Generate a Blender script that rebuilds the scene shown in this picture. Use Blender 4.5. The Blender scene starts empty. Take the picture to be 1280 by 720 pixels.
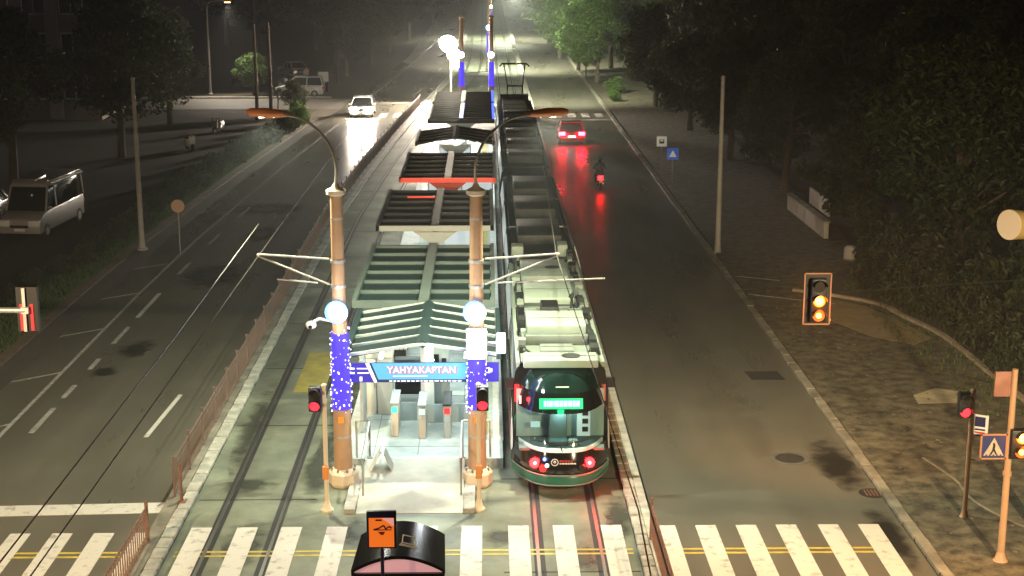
import bpy, bmesh, math, random
from mathutils import Vector, Matrix, Euler
import numpy as np

PI = math.pi
R = math.radians
S = bpy.context.scene
COL = S.collection
random.seed(7)

# ------------------------------------------------------------------ camera
cam_d = bpy.data.cameras.new('camera')
cam_d.sensor_width = 36.0
cam_d.lens = 1865.0 / 1280.0 * 36.0
cam_d.clip_start = 0.5
cam_d.clip_end = 3000
cam = bpy.data.objects.new('camera', cam_d)
COL.objects.link(cam)
cam.location = (0, 0, 13.93)
cam.rotation_euler = (R(90 - 13.13), 0, R(-0.987))
S.camera = cam

# ------------------------------------------------------------------ night sky, faint moon, exposure
W = bpy.data.worlds.new('World')
S.world = W
W.use_nodes = True
wn = W.node_tree.nodes
sky = wn.new('ShaderNodeTexSky')
sky.sky_type = 'NISHITA'
sky.sun_disc = False
sky.sun_elevation = R(-4)
sky.sun_rotation = R(200)
W.node_tree.links.new(sky.outputs[0], wn['Background'].inputs[0])
wn['Background'].inputs[1].default_value = 0.05
sun_d = bpy.data.lights.new('moon', 'SUN')
sun_d.energy = 0.004
sun_d.angle = R(0.5)
sun_d.color = (0.8, 0.88, 1.0)
sun = bpy.data.objects.new('moon', sun_d)
sun.rotation_euler = (R(50), 0, R(-30))
COL.objects.link(sun)
vs = S.view_settings
vs.view_transform = 'Standard'
vs.look = 'None'
vs.exposure = 0.0
vs.gamma = 1.0
S.render.engine = 'CYCLES'
cy = S.cycles
cy.max_bounces = 6
cy.diffuse_bounces = 2
cy.glossy_bounces = 3
cy.transmission_bounces = 4
cy.transparent_max_bounces = 8
cy.volume_bounces = 0
cy.caustics_reflective = False
cy.caustics_refractive = False
cy.sample_clamp_indirect = 4.0
cy.use_denoising = True
try:
    cy.denoiser = 'OPENIMAGEDENOISE'
except Exception:
    pass

# ------------------------------------------------------------------ materials
MATS = {}
def mat(name, col, rough=0.6, metal=0.0, var=0.0, scale=3.0, bump=0.0, bscale=20.0, coat=0.0, rvar=0.0, rscale=0.5,
        col2=None, spec=0.5, ramp=(0.33, 0.67)):
    if name in MATS:
        return MATS[name]
    m = bpy.data.materials.new(name)
    m.use_nodes = True
    nt = m.node_tree
    b = nt.nodes['Principled BSDF']
    b.inputs['Base Color'].default_value = (*col, 1)
    b.inputs['Roughness'].default_value = rough
    b.inputs['Metallic'].default_value = metal
    b.inputs['Specular IOR Level'].default_value = spec
    b.inputs['Coat Weight'].default_value = coat
    geo = nt.nodes.new('ShaderNodeNewGeometry')
    if var or col2:
        n = nt.nodes.new('ShaderNodeTexNoise')
        n.inputs['Scale'].default_value = scale
        n.inputs['Detail'].default_value = 8
        n.inputs['Roughness'].default_value = 0.65
        nt.links.new(geo.outputs['Position'], n.inputs['Vector'])
        r = nt.nodes.new('ShaderNodeValToRGB')
        c2 = col2 if col2 else tuple(c * (1 - var) for c in col)
        c1 = col if col2 else tuple(min(1, c * (1 + var)) for c in col)
        r.color_ramp.elements[0].position = ramp[0]
        r.color_ramp.elements[0].color = (*c2, 1)
        r.color_ramp.elements[1].position = ramp[1]
        r.color_ramp.elements[1].color = (*c1, 1)
        nt.links.new(n.outputs[0], r.inputs[0])
        nt.links.new(r.outputs[0], b.inputs['Base Color'])
    if rvar:
        n2 = nt.nodes.new('ShaderNodeTexNoise')
        n2.inputs['Scale'].default_value = rscale
        n2.inputs['Detail'].default_value = 5
        nt.links.new(geo.outputs['Position'], n2.inputs['Vector'])
        mr = nt.nodes.new('ShaderNodeMapRange')
        mr.inputs['From Min'].default_value = 0.3
        mr.inputs['From Max'].default_value = 0.7
        mr.inputs['To Min'].default_value = max(0.05, rough - rvar)
        mr.inputs['To Max'].default_value = rough + rvar
        nt.links.new(n2.outputs[0], mr.inputs[0])
        nt.links.new(mr.outputs[0], b.inputs['Roughness'])
    if bump:
        n3 = nt.nodes.new('ShaderNodeTexNoise')
        n3.inputs['Scale'].default_value = bscale
        n3.inputs['Detail'].default_value = 4
        nt.links.new(geo.outputs['Position'], n3.inputs['Vector'])
        bp = nt.nodes.new('ShaderNodeBump')
        bp.inputs['Strength'].default_value = bump
        bp.inputs['Distance'].default_value = 0.02
        nt.links.new(n3.outputs[0], bp.inputs['Height'])
        nt.links.new(bp.outputs[0], b.inputs['Normal'])
    MATS[name] = m
    return m

def em(name, col, strength, base=(0.02, 0.02, 0.02)):
    if name in MATS:
        return MATS[name]
    m = bpy.data.materials.new(name)
    m.use_nodes = True
    b = m.node_tree.nodes['Principled BSDF']
    b.inputs['Base Color'].default_value = (*base, 1)
    b.inputs['Emission Color'].default_value = (*col, 1)
    b.inputs['Emission Strength'].default_value = strength
    b.inputs['Roughness'].default_value = 0.4
    MATS[name] = m
    return m

def leafmat(name, c1, c2):
    m = bpy.data.materials.new(name)
    m.use_nodes = True
    nt = m.node_tree
    b = nt.nodes['Principled BSDF']
    b.inputs['Roughness'].default_value = 0.55
    b.inputs['Specular IOR Level'].default_value = 0.3
    geo = nt.nodes.new('ShaderNodeNewGeometry')
    r = nt.nodes.new('ShaderNodeValToRGB')
    r.color_ramp.elements[0].color = (*c1, 1)
    r.color_ramp.elements[1].color = (*c2, 1)
    nt.links.new(geo.outputs['Random Per Island'], r.inputs[0])
    nt.links.new(r.outputs[0], b.inputs['Base Color'])
    tr = nt.nodes.new('ShaderNodeBsdfTranslucent')
    nt.links.new(r.outputs[0], tr.inputs[0])
    mx = nt.nodes.new('ShaderNodeMixShader')
    mx.inputs[0].default_value = 0.3
    nt.links.new(b.outputs[0], mx.inputs[1])
    nt.links.new(tr.outputs[0], mx.inputs[2])
    nt.links.new(mx.outputs[0], nt.nodes['Material Output'].inputs[0])
    MATS[name] = m
    return m

def asphalt(name, c_dark, c_light, r0, r1, seed):
    """worn damp asphalt: grain, wheel-path wear, patches that are wetter (smoother)"""
    m = bpy.data.materials.new(name)
    m.use_nodes = True
    nt = m.node_tree
    L = nt.links.new
    b = nt.nodes['Principled BSDF']
    geo = nt.nodes.new('ShaderNodeNewGeometry')
    mp = nt.nodes.new('ShaderNodeMapping')
    mp.inputs['Location'].default_value = (seed, seed * 2, 0)
    mp.inputs['Scale'].default_value = (0.35, 0.06, 1)
    L(geo.outputs['Position'], mp.inputs[0])
    n = nt.nodes.new('ShaderNodeTexNoise')
    n.inputs['Scale'].default_value = 1.2
    n.inputs['Detail'].default_value = 6
    n.inputs['Roughness'].default_value = 0.6
    L(mp.outputs[0], n.inputs['Vector'])
    g = nt.nodes.new('ShaderNodeTexNoise')
    g.inputs['Scale'].default_value = 40
    g.inputs['Detail'].default_value = 3
    L(geo.outputs['Position'], g.inputs['Vector'])
    big = nt.nodes.new('ShaderNodeTexNoise')
    big.inputs['Scale'].default_value = 0.45
    big.inputs['Detail'].default_value = 7
    big.inputs['Roughness'].default_value = 0.6
    L(geo.outputs['Position'], big.inputs['Vector'])
    r = nt.nodes.new('ShaderNodeValToRGB')
    r.color_ramp.elements[0].position = 0.3
    r.color_ramp.elements[0].color = (*c_dark, 1)
    r.color_ramp.elements[1].position = 0.7
    r.color_ramp.elements[1].color = (*c_light, 1)
    ma = nt.nodes.new('ShaderNodeMath'); ma.operation = 'MULTIPLY_ADD'
    ma.inputs[1].default_value = 0.35
    L(g.outputs[0], ma.inputs[0])
    mb = nt.nodes.new('ShaderNodeMath'); mb.operation = 'MULTIPLY_ADD'
    mb.inputs[1].default_value = 0.4
    mc = nt.nodes.new('ShaderNodeMath'); mc.operation = 'MULTIPLY'
    mc.inputs[1].default_value = 0.25
    L(big.outputs[0], mc.inputs[0])
    L(n.outputs[0], mb.inputs[0]); L(mc.outputs[0], mb.inputs[2])
    L(mb.outputs[0], ma.inputs[2])
    L(ma.outputs[0], r.inputs[0])
    L(r.outputs[0], b.inputs['Base Color'])
    mr = nt.nodes.new('ShaderNodeMapRange')
    mr.inputs['From Min'].default_value = 0.35
    mr.inputs['From Max'].default_value = 0.65
    mr.inputs['To Min'].default_value = r0
    mr.inputs['To Max'].default_value = r1
    L(n.outputs[0], mr.inputs[0])
    L(mr.outputs[0], b.inputs['Roughness'])
    bp = nt.nodes.new('ShaderNodeBump')
    bp.inputs['Strength'].default_value = 0.25
    bp.inputs['Distance'].default_value = 0.01
    L(g.outputs[0], bp.inputs['Height'])
    L(bp.outputs[0], b.inputs['Normal'])
    MATS[name] = m
    return m

ASP = asphalt('asphalt', (0.082, 0.077, 0.062), (0.165, 0.152, 0.120), 0.24, 0.46, 3.0)
ASPD = asphalt('asphalt_side', (0.03, 0.03, 0.03), (0.055, 0.053, 0.05), 0.5, 0.8, 11.0)
CONC = mat('track_concrete', (0.235, 0.25, 0.18), 0.55, var=0.0, scale=0.55, bump=0.3, bscale=12, rvar=0.2, col2=(0.095, 0.105, 0.078))
PAVE = mat('platform_paving', (0.42, 0.47, 0.45), 0.5, var=0.18, scale=2.0, bump=0.15)
RAMP = mat('ramp_paving', (0.46, 0.46, 0.39), 0.7, var=0.15, scale=1.6, bump=0.2)
KERB = mat('kerb_stone', (0.40, 0.38, 0.33), 0.8, var=0.35, scale=2.5, bump=0.4)
KERBD = mat('kerb_stone_dark', (0.3, 0.27, 0.21), 0.85, scale=1.1, col2=(0.1, 0.09, 0.07), bump=0.4)
PAINT = mat('road_paint_white', (0.62, 0.59, 0.54), 0.6, scale=3.2, bump=0.1, col2=(0.33, 0.31, 0.28), ramp=(0.34, 0.46))
PAINTW = mat('road_paint_worn', (0.52, 0.5, 0.46), 0.65, scale=6.0, col2=(0.22, 0.21, 0.2))
YEL = mat('road_paint_yellow', (0.62, 0.47, 0.06), 0.6, scale=4.0, col2=(0.38, 0.29, 0.06))
YELW = mat('road_paint_yellow_worn', (0.42, 0.33, 0.05), 0.7, scale=1.5, col2=(0.2, 0.17, 0.05))
EARTH = mat('bare_earth', (0.10, 0.075, 0.05), 0.95, scale=0.6, col2=(0.05, 0.045, 0.03), bump=0.6, bscale=6)
SIDEW = mat('sidewalk_rough', (0.17, 0.15, 0.098), 0.9, scale=2.4, col2=(0.035, 0.03, 0.02), bump=1.0, bscale=5, ramp=(.36, .68))
SIDEL = mat('parking_strip', (0.085, 0.068, 0.058), 0.85, scale=0.8, col2=(0.06, 0.05, 0.042), bump=0.3)
STEEL = mat('rail_steel', (0.35, 0.33, 0.31), 0.35, metal=0.9)
GROOVE = mat('rail_groove', (0.02, 0.02, 0.02), 0.7)
GALV = mat('galvanised_steel', (0.5, 0.5, 0.48), 0.45, metal=0.6, var=0.12, scale=4)
POLEM = mat('pole_paint', (0.46, 0.28, 0.16), 0.55, var=0.08, scale=3)
DPOLE = mat('lamp_post_paint', (0.35, 0.33, 0.3), 0.6, var=0.15)
ORANGE = mat('lamp_housing_orange', (0.66, 0.25, 0.11), 0.45, var=0.1)
BLACKM = mat('black_plastic', (0.012, 0.012, 0.013), 0.45)
BLACKG = mat('black_gloss', (0.012, 0.013, 0.013), 0.12, coat=0.5)
DARKG = mat('tram_dark_green_gloss', (0.012, 0.03, 0.024), 0.12, coat=0.6)
GLASS = mat('dark_glass', (0.02, 0.024, 0.026), 0.08, spec=0.7)
WHITEP = mat('white_paint', (0.72, 0.72, 0.70), 0.35, coat=0.3, var=0.04)
WHITEPAN = mat('white_panel', (0.74, 0.75, 0.74), 0.5, var=0.05)
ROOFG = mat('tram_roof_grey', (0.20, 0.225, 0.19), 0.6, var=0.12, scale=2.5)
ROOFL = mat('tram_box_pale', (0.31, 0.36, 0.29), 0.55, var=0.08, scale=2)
ROOFD = mat('tram_roof_dark_shaded', (0.03, 0.033, 0.031), 0.6, var=0.3)  # dark roof parts, and roof painted dark where the lamps don't reach
GREENB = mat('tram_green', (0.02, 0.13, 0.09), 0.3, coat=0.3)
REDP = mat('red_paint', (0.45, 0.03, 0.035), 0.4)
PINKL = mat('red_lens_unlit', (0.65, 0.16, 0.15), 0.3)
CANOP = mat('canopy_steel', (0.115, 0.15, 0.132), 0.5, var=0.1, scale=2)
CANOPD = mat('canopy_steel_dark', (0.026, 0.028, 0.028), 0.5, var=0.15)
TEALD = mat('canopy_trim_teal', (0.02, 0.04, 0.042), 0.5)
CHEV = mat('canopy_chevron', (0.5, 0.56, 0.52), 0.5, var=0.06)
CANOPW = mat('canopy_steel_pale', (0.62, 0.63, 0.6), 0.5, var=0.06)
PANELT = mat('canopy_panel_teal', (0.012, 0.026, 0.027), 0.55, var=0.15)
PANELD = mat('canopy_panel_dark', (0.009, 0.009, 0.009), 0.6, var=0.2)
REDSTEEL = mat('canopy_steel_red', (0.6, 0.1, 0.06), 0.5)
BEIGE = mat('cabinet_beige', (0.62, 0.55, 0.44), 0.5, var=0.06)
GREYM = mat('machine_grey', (0.36, 0.42, 0.42), 0.45, var=0.08)
PINKF = mat('fence_pink', (0.15, 0.10, 0.082), 0.6, var=0.15)
RUST = mat('rusty_steel', (0.2, 0.1, 0.07), 0.75, var=0.3, scale=6)
CREAM = mat('cream_metal', (0.72, 0.6, 0.45), 0.5)
BRICKB = mat('building_render', (0.22, 0.19, 0.17), 0.9, var=0.12)
WALLW = mat('garden_wall_white', (0.58, 0.52, 0.48), 0.85, var=0.12)
BARK = mat('bark', (0.09, 0.07, 0.05), 0.95, var=0.35, scale=8, bump=0.8)
RUBBER = mat('rubber', (0.015, 0.015, 0.015), 0.8)
CARW = mat('car_white', (0.75, 0.75, 0.73), 0.25, coat=0.6)
CARD = mat('car_dark', (0.025, 0.028, 0.035), 0.25, coat=0.6)
CARS = mat('car_silver', (0.24, 0.23, 0.23), 0.3, metal=0.3, coat=0.5)
CARR = mat('car_red_paint', (0.4, 0.02, 0.03), 0.25, coat=0.5)
CLOTH = mat('dark_cloth', (0.012, 0.012, 0.014), 0.9)
SKIN = mat('skin', (0.45, 0.28, 0.2), 0.6)
PLATE = mat('number_plate', (0.7, 0.7, 0.68), 0.5)
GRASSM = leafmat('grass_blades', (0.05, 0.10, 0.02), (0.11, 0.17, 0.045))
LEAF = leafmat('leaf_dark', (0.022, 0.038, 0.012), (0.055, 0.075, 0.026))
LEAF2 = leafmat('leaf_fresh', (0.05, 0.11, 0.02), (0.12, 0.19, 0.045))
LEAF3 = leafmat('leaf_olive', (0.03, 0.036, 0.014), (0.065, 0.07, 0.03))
NAVY = mat('sign_navy', (0.02, 0.02, 0.09), 0.4)
SBLUE = mat('sign_blue', (0.02, 0.07, 0.42), 0.4)
SWHITE = mat('sign_white', (0.78, 0.78, 0.76), 0.45)
SRED = mat('sign_red', (0.55, 0.03, 0.04), 0.45)
BLUEGL = em('banner_light_blue', (0.10, 0.42, 0.85), 0.55, (0.1, 0.35, 0.6))
BLUEPU = em('banner_violet', (0.045, 0.03, 0.5), 0.5, (0.04, 0.03, 0.3))
BWHITE = em('banner_white', (1.0, 0.92, 0.98), 0.9, (0.7, 0.7, 0.7))
BRED = em('banner_red', (0.75, 0.06, 0.16), 0.6, (0.5, 0.05, 0.1))
BNAVY = em('banner_navy', (0.02, 0.03, 0.16), 0.4, (0.02, 0.03, 0.1))
ORSIGN = em('sign_orange_lit', (1.0, 0.19, 0.02), 0.75, (0.6, 0.15, 0.02))
ORPINK = em('sign_pink_lit', (0.95, 0.42, 0.33), 0.7, (0.6, 0.3, 0.2))
LAMPGL = em('street_lamp_glow', (1.0, 0.93, 0.7), 25)
FLOODW = em('floodlight_white', (0.93, 0.97, 1.0), 22)
FLOODB = em('floodlight_blue_halo', (0.08, 0.3, 1.0), 5)
TUBEW = em('station_tube', (0.93, 1.0, 0.96), 9)
LEDV = em('led_violet_net', (0.09, 0.05, 1.0), 1.0, (0.03, 0.02, 0.2))
LEDB = em('led_bulb', (0.55, 0.5, 1.0), 6)
LEDBL = em('led_blue', (0.05, 0.12, 1.0), 2.2, (0.05, 0.05, 0.3))
LEDGR = em('led_green', (0.0, 0.75, 0.2), 2.0)
LEDGRW = em('led_green_core', (0.16, 1.0, 0.5), 6)
TAILR = em('tail_red', (1.0, 0.003, 0.004), 60)
TAILR2 = em('tail_red_soft', (1.0, 0.008, 0.01), 5)
CORE = em('lamp_core_white', (1.0, 0.3, 0.28), 6)
HEADW = em('headlight_white', (1.0, 0.84, 0.66), 520)
AMBER = em('signal_amber', (1.0, 0.10, 0.002), 9)
AMBERC = em('signal_amber_core', (1.0, 0.42, 0.05), 14)
AMBER2 = em('signal_amber_dim', (1.0, 0.10, 0.005), 3)
SIGR = em('signal_red', (1.0, 0.01, 0.02), 6)
SIGG = em('gate_green', (0.05, 1.0, 0.5), 2.5)
SIGDIM = mat('signal_lens_off', (0.02, 0.015, 0.012), 0.3)
COOLP = em('backlit_panel', (0.8, 0.92, 0.95), 0.55, (0.6, 0.62, 0.62))
PINKLIT = em('pink_lit_panel', (0.95, 0.45, 0.48), 0.5, (0.7, 0.45, 0.45))
SCREENB = em('screen_blue', (0.35, 0.45, 1.0), 0.8, (0.2, 0.2, 0.3))

# ------------------------------------------------------------------ mesh helpers
class MB:
    def __init__(s):
        s.v = []; s.f = []
    def add(s, vs_, fs_):
        o = len(s.v)
        s.v += [tuple(p) for p in vs_]
        s.f += [tuple(i + o for i in f) for f in fs_]
        return s
    def box(s, c, size, rz=0.0, rx=0.0, ry=0.0):
        hx, hy, hz = size[0] / 2, size[1] / 2, size[2] / 2
        M = Euler((rx, ry, rz)).to_matrix()
        c = Vector(c)
        vs_ = [c + M @ Vector((x * hx, y * hy, z * hz)) for z in (-1, 1) for y in (-1, 1) for x in (-1, 1)]
        return s.add(vs_, [(0, 2, 3, 1), (4, 5, 7, 6), (0, 1, 5, 4), (2, 6, 7, 3), (0, 4, 6, 2), (1, 3, 7, 5)])
    def tube(s, pts, r, n=8, caps=True):
        pts = [Vector(p) for p in pts]
        rs = r if isinstance(r, (list, tuple)) else [r] * len(pts)
        rings = []
        for i, p in enumerate(pts):
            d = (pts[min(i + 1, len(pts) - 1)] - pts[max(i - 1, 0)]).normalized()
            a = Vector((0, 0, 1)) if abs(d.z) < 0.9 else Vector((1, 0, 0))
            u = d.cross(a).normalized(); w = d.cross(u).normalized()
            rings.append([p + (u * math.cos(2 * PI * k / n) + w * math.sin(2 * PI * k / n)) * rs[i] for k in range(n)])
        vs_ = [q for ring in rings for q in ring]
        fs_ = []
        for i in range(len(rings) - 1):
            for k in range(n):
                a = i * n + k; b = i * n + (k + 1) % n
                fs_.append((a, b, b + n, a + n))
        if caps:
            fs_.append(tuple(range(n - 1, -1, -1)))
            o = (len(rings) - 1) * n
            fs_.append(tuple(range(o, o + n)))
        return s.add(vs_, fs_)
    def lathe(s, prof, c=(0, 0, 0), n=16):
        vs_ = []
        for r, z in prof:
            for k in range(n):
                vs_.append((c[0] + r * math.cos(2 * PI * k / n), c[1] + r * math.sin(2 * PI * k / n), c[2] + z))
        fs_ = []
        for i in range(len(prof) - 1):
            for k in range(n):
                a = i * n + k; b = i * n + (k + 1) % n
                fs_.append((a, b, b + n, a + n))
        fs_.append(tuple(range(n - 1, -1, -1)))
        o = (len(prof) - 1) * n
        fs_.append(tuple(range(o, o + n)))
        return s.add(vs_, fs_)
    def prism_y(s, poly, y0, y1):
        n = len(poly)
        vs_ = [(x, y0, z) for x, z in poly] + [(x, y1, z) for x, z in poly]
        fs_ = [tuple(range(n)), tuple(range(2 * n - 1, n - 1, -1))]
        for i in range(n):
            j = (i + 1) % n
            fs_.append((i, i + n, j + n, j))
        return s.add(vs_, fs_)
    def prism_x(s, poly, x0, x1, inset=None):
        n = len(poly)
        vs_ = [(x0, y, z) for y, z in poly] + [(x1, y, z) for y, z in poly]
        fs_ = [tuple(range(n - 1, -1, -1)), tuple(range(n, 2 * n))]
        for i in range(n):
            j = (i + 1) % n
            fs_.append((i, j, j + n, i + n))
        return s.add(vs_, fs_)
    def prism_z(s, poly, z0, z1):
        n = len(poly)
        vs_ = [(x, y, z0) for x, y in poly] + [(x, y, z1) for x, y in poly]
        fs_ = [tuple(range(n - 1, -1, -1)), tuple(range(n, 2 * n))]
        for i in range(n):
            j = (i + 1) % n
            fs_.append((i, j, j + n, i + n))
        return s.add(vs_, fs_)
    def quad(s, a, b, c, d):
        return s.add([a, b, c, d], [(0, 1, 2, 3)])
    def disc(s, c, r, nrm, n=16, thick=0.02):
        c = Vector(c); d = Vector(nrm).normalized()
        return s.tube([c - d * thick / 2, c + d * thick / 2], r, n)
    def ball(s, c, r, n=12, m=8, sc=(1, 1, 1)):
        vs_ = [(c[0], c[1], c[2] - r * sc[2])]
        for i in range(1, m):
            t = PI * i / m
            for k in range(n):
                vs_.append((c[0] + r * sc[0] * math.sin(t) * math.cos(2 * PI * k / n),
                            c[1] + r * sc[1] * math.sin(t) * math.sin(2 * PI * k / n),
                            c[2] - r * sc[2] * math.cos(t)))
        vs_.append((c[0], c[1], c[2] + r * sc[2]))
        fs_ = [(0, 1 + (k + 1) % n, 1 + k) for k in range(n)]
        for i in range(m - 2):
            for k in range(n):
                a = 1 + i * n + k; b = 1 + i * n + (k + 1) % n
                fs_.append((a, b, b + n, a + n))
        o = 1 + (m - 2) * n; t = len(vs_) - 1
        fs_ += [(o + k, o + (k + 1) % n, t) for k in range(n)]
        return s.add(vs_, fs_)
    def mesh(s, name, m, smooth=True, bevel=0):
        me = bpy.data.meshes.new(name)
        me.from_pydata(s.v, [], s.f)
        me.materials.append(m)
        if smooth:
            me.polygons.foreach_set('use_smooth', [True] * len(me.polygons))
            me.set_sharp_from_angle(angle=R(38))
        me.update()
        return me
    def build(s, name, m, parent=None, label=None, kind=None, smooth=True, bevel=0.0):
        me = s.mesh(name, m, smooth)
        if bevel:
            bm = bmesh.new(); bm.from_mesh(me)
            bmesh.ops.recalc_face_normals(bm, faces=bm.faces)
            es = [e for e in bm.edges if len(e.link_faces) == 2 and e.calc_face_angle(0) > R(25)]
            bmesh.ops.bevel(bm, geom=es, offset=bevel, segments=2, affect='EDGES', profile=0.5)
            bm.to_mesh(me); bm.free()
            me.polygons.foreach_set('use_smooth', [True] * len(me.polygons))
            me.set_sharp_from_angle(angle=R(38))
        return link(name, me, parent, label, kind)

def link(name, me, parent=None, label=None, kind=None, loc=None):
    o = bpy.data.objects.new(name, me)
    COL.objects.link(o)
    if parent: o.parent = parent
    if label: o['label'] = label
    if kind: o['kind'] = kind
    if loc: o.location = loc
    return o

def thing(name, label, cat, loc=(0, 0, 0), rz=0.0, group=None):
    o = bpy.data.objects.new(name, None)
    o.empty_display_size = 0.2
    COL.objects.link(o)
    o.location = loc; o.rotation_euler = (0, 0, rz)
    o['label'] = label; o['category'] = cat
    if group: o['group'] = group
    return o

def tag(o, label, cat, group=None):
    o['label'] = label; o['category'] = cat
    if group: o['group'] = group
    return o

def clone(root, loc, rz=0.0, label=None, group=None):
    r = root.copy(); COL.objects.link(r)
    r.location = loc; r.rotation_euler = (0, 0, rz)
    if label: r['label'] = label
    if group: r['group'] = group
    for ch in list(root.children):
        c = ch.copy(); COL.objects.link(c); c.parent = r
        for g in list(ch.children):
            d = g.copy(); COL.objects.link(d); d.parent = c
    return r

def structure(name, mb, m, parent=None, smooth=False):
    return mb.build(name, m, parent, kind='structure', smooth=smooth)

def text_mb(txt, size, bold=0.0, extrude=0.004):
    cu = bpy.data.curves.new('lettering', 'FONT')
    cu.body = txt; cu.size = size; cu.offset = bold; cu.extrude = extrude
    cu.align_x = 'CENTER'; cu.align_y = 'CENTER'
    cu.resolution_u = 3
    o = bpy.data.objects.new('lettering', cu)
    COL.objects.link(o)
    bpy.context.view_layer.update()
    me = bpy.data.meshes.new_from_object(o.evaluated_get(bpy.context.evaluated_depsgraph_get()))
    bpy.data.objects.remove(o)
    return me

def lettering(txt, size, m, parent, loc, rot=(PI / 2, 0, 0), bold=0.0, sx=1.0, extrude=0.004):
    me = text_mb(txt, size, bold, extrude)
    me.materials.clear(); me.materials.append(m)
    o = link('lettering', me, parent, loc=loc)
    o.rotation_euler = rot
    o.scale = (sx, 1, 1)
    return o

def spot(name, loc, target, power, col, size=120, blend=0.7, radius=0.15, parent=None):
    d = bpy.data.lights.new(name, 'SPOT')
    d.energy = power; d.color = col; d.spot_size = R(size); d.spot_blend = blend; d.shadow_soft_size = radius
    o = bpy.data.objects.new(name, d); COL.objects.link(o)
    o.location = loc
    v = Vector(target) - Vector(loc)
    o.rotation_euler = v.to_track_quat('-Z', 'Y').to_euler()
    if parent: o.parent = parent
    return o

def point(name, loc, power, col, radius=0.1, parent=None):
    d = bpy.data.lights.new(name, 'POINT')
    d.energy = power; d.color = col; d.shadow_soft_size = radius
    o = bpy.data.objects.new(name, d); COL.objects.link(o)
    o.location = loc
    if parent: o.parent = parent
    return o

# lateral drift of everything left of the tram tracks (the two tracks close up past the platform)
def cm(D):   # median, left track
    return float(np.interp(D, [75, 91, 110, 130, 161, 175, 400], [0, .5, 1.35, 2.45, 4.3, 4.6, 4.6]))
def cl(D):   # far-left road edge
    return float(np.interp(D, [60, 70, 91, 119, 150, 184, 260, 400], [0, .2, 1.1, 2.75, 4.2, 6.0, 6.4, 6.4]))
zero = lambda D: 0.0
def Ds(d0, d1, step=6.0):
    n = max(1, int(math.ceil((d1 - d0) / step)))
    return [d0 + (d1 - d0) * i / n for i in range(n + 1)]

def strip(mb, xa, xb, d0, d1, z, fa=zero, fb=None, step=6.0):
    fb = fb or fa
    pts = Ds(d0, d1, step)
    vs_ = []
    for D in pts:
        vs_ += [(xa + fa(D), D, z), (xb + fb(D), D, z)]
    mb.add(vs_, [(2 * i, 2 * i + 1, 2 * i + 3, 2 * i + 2) for i in range(len(pts) - 1)])
    return mb

def slab(mb, xa, xb, d0, d1, z0, z1, fa=zero, fb=None, step=6.0):
    fb = fb or fa
    pts = Ds(d0, d1, step)
    vs_ = []
    for D in pts:
        a = xa + fa(D); b = xb + fb(D)
        vs_ += [(a, D, z0), (b, D, z0), (b, D, z1), (a, D, z1)]
    fs_ = [(0, 1, 2, 3)]
    for i in range(len(pts) - 1):
        o = 4 * i
        for k in range(4):
            j = (k + 1) % 4
            fs_.append((o + k, o + k + 4, o + j + 4, o + j))
    o = 4 * (len(pts) - 1)
    fs_.append((o + 3, o + 2, o + 1, o))
    mb.add(vs_, fs_)
    return mb

# ------------------------------------------------------------------ ground and roads
NEAR = 4.0; FAR = 420.0
g = MB(); g.quad((-500, -150, -0.06), (500, -150, -0.06), (500, 1000, -0.06), (-500, 1000, -0.06))
structure('ground', g, EARTH)

left_road = structure('left_road', strip(MB(), -15.45, -8.15, NEAR, FAR, 0.0, cl, cm), ASP)
right_road = structure('right_road', strip(MB(), 4.05, 10.12, NEAR, FAR, 0.0), ASP)
track_bed = structure('track_bed', strip(MB(), -7.45, 3.5, NEAR, FAR, 0.0, cm, zero), CONC)
structure('junction_apron', strip(MB(), -60, 60, -60, NEAR, 0.0), ASP)
side_street = structure('side_street', MB().quad((-90, 126.5, -0.01), (-12.0, 126.5, -0.01), (-11.6, 135.2, -0.01), (-90, 135.2, -0.01)),
                        mat('side_street_asphalt', (0.17, 0.15, 0.13), 0.7, var=0.15, scale=0.8))
kerb_far = structure('side_street_kerb', MB().box((-36, 135.5, 0.07), (44, 0.5, 0.14)), KERB)
parking_strip = structure('parking_strip', strip(MB(), -16.3, -15.45, 14, 120, -0.004, cl, cl), SIDEL)
service_road = structure('service_road', strip(MB(), -40, -18.6, 20, 126, -0.02), mat('service_asphalt', (0.04, 0.038, 0.036), 0.8, var=0.2))

# kerb stones, one by one on the two sides of the tram reserve
def kerb_row(name, x, w, d0, d1, L, h, f, m, nmax=300):
    root = bpy.data.objects.new(name, None); COL.objects.link(root); root['kind'] = 'structure'
    meshes = []
    for k in range(4):
        b = MB().box((0, 0, h / 2), (w * random.uniform(.94, 1.0), L - 0.05, h))
        me = bpy.data.meshes.new('kerb_block')
        bm = bmesh.new()
        t = bpy.data.meshes.new('t'); t.from_pydata(b.v, [], b.f); bm.from_mesh(t)
        bmesh.ops.bevel(bm, geom=[e for e in bm.edges], offset=0.018, segments=1, affect='EDGES')
        bm.to_mesh(me); bm.free(); bpy.data.meshes.remove(t)
        me.materials.append(m)
        meshes.append(me)
    D = d0; n = 0
    while D < d1 and n < nmax:
        o = link('kerb_block', random.choice(meshes), root)
        o.location = (x + f(D) + random.uniform(-.012, .012), D + L / 2, random.uniform(-.012, .008))
        o.rotation_euler = (0, random.uniform(-.015, .015), math.atan2(-(f(D + L) - f(D)), L) + random.uniform(-.012, .012))
        D += L; n += 1
    if D < FAR:
        slab(MB(), x - w / 2, x + w / 2, D, FAR, 0, h, f).build('kerb_run', m, root, kind='stuff', smooth=False)
    return root
kerb_row('left_reserve_kerb', -7.62, 0.34, 24.0, 110, 0.62, 0.12, cm, KERB)
kerb_row('right_reserve_kerb', 3.66, 0.30, 24.0, 110, 0.62, 0.12, zero, KERB)
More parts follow.
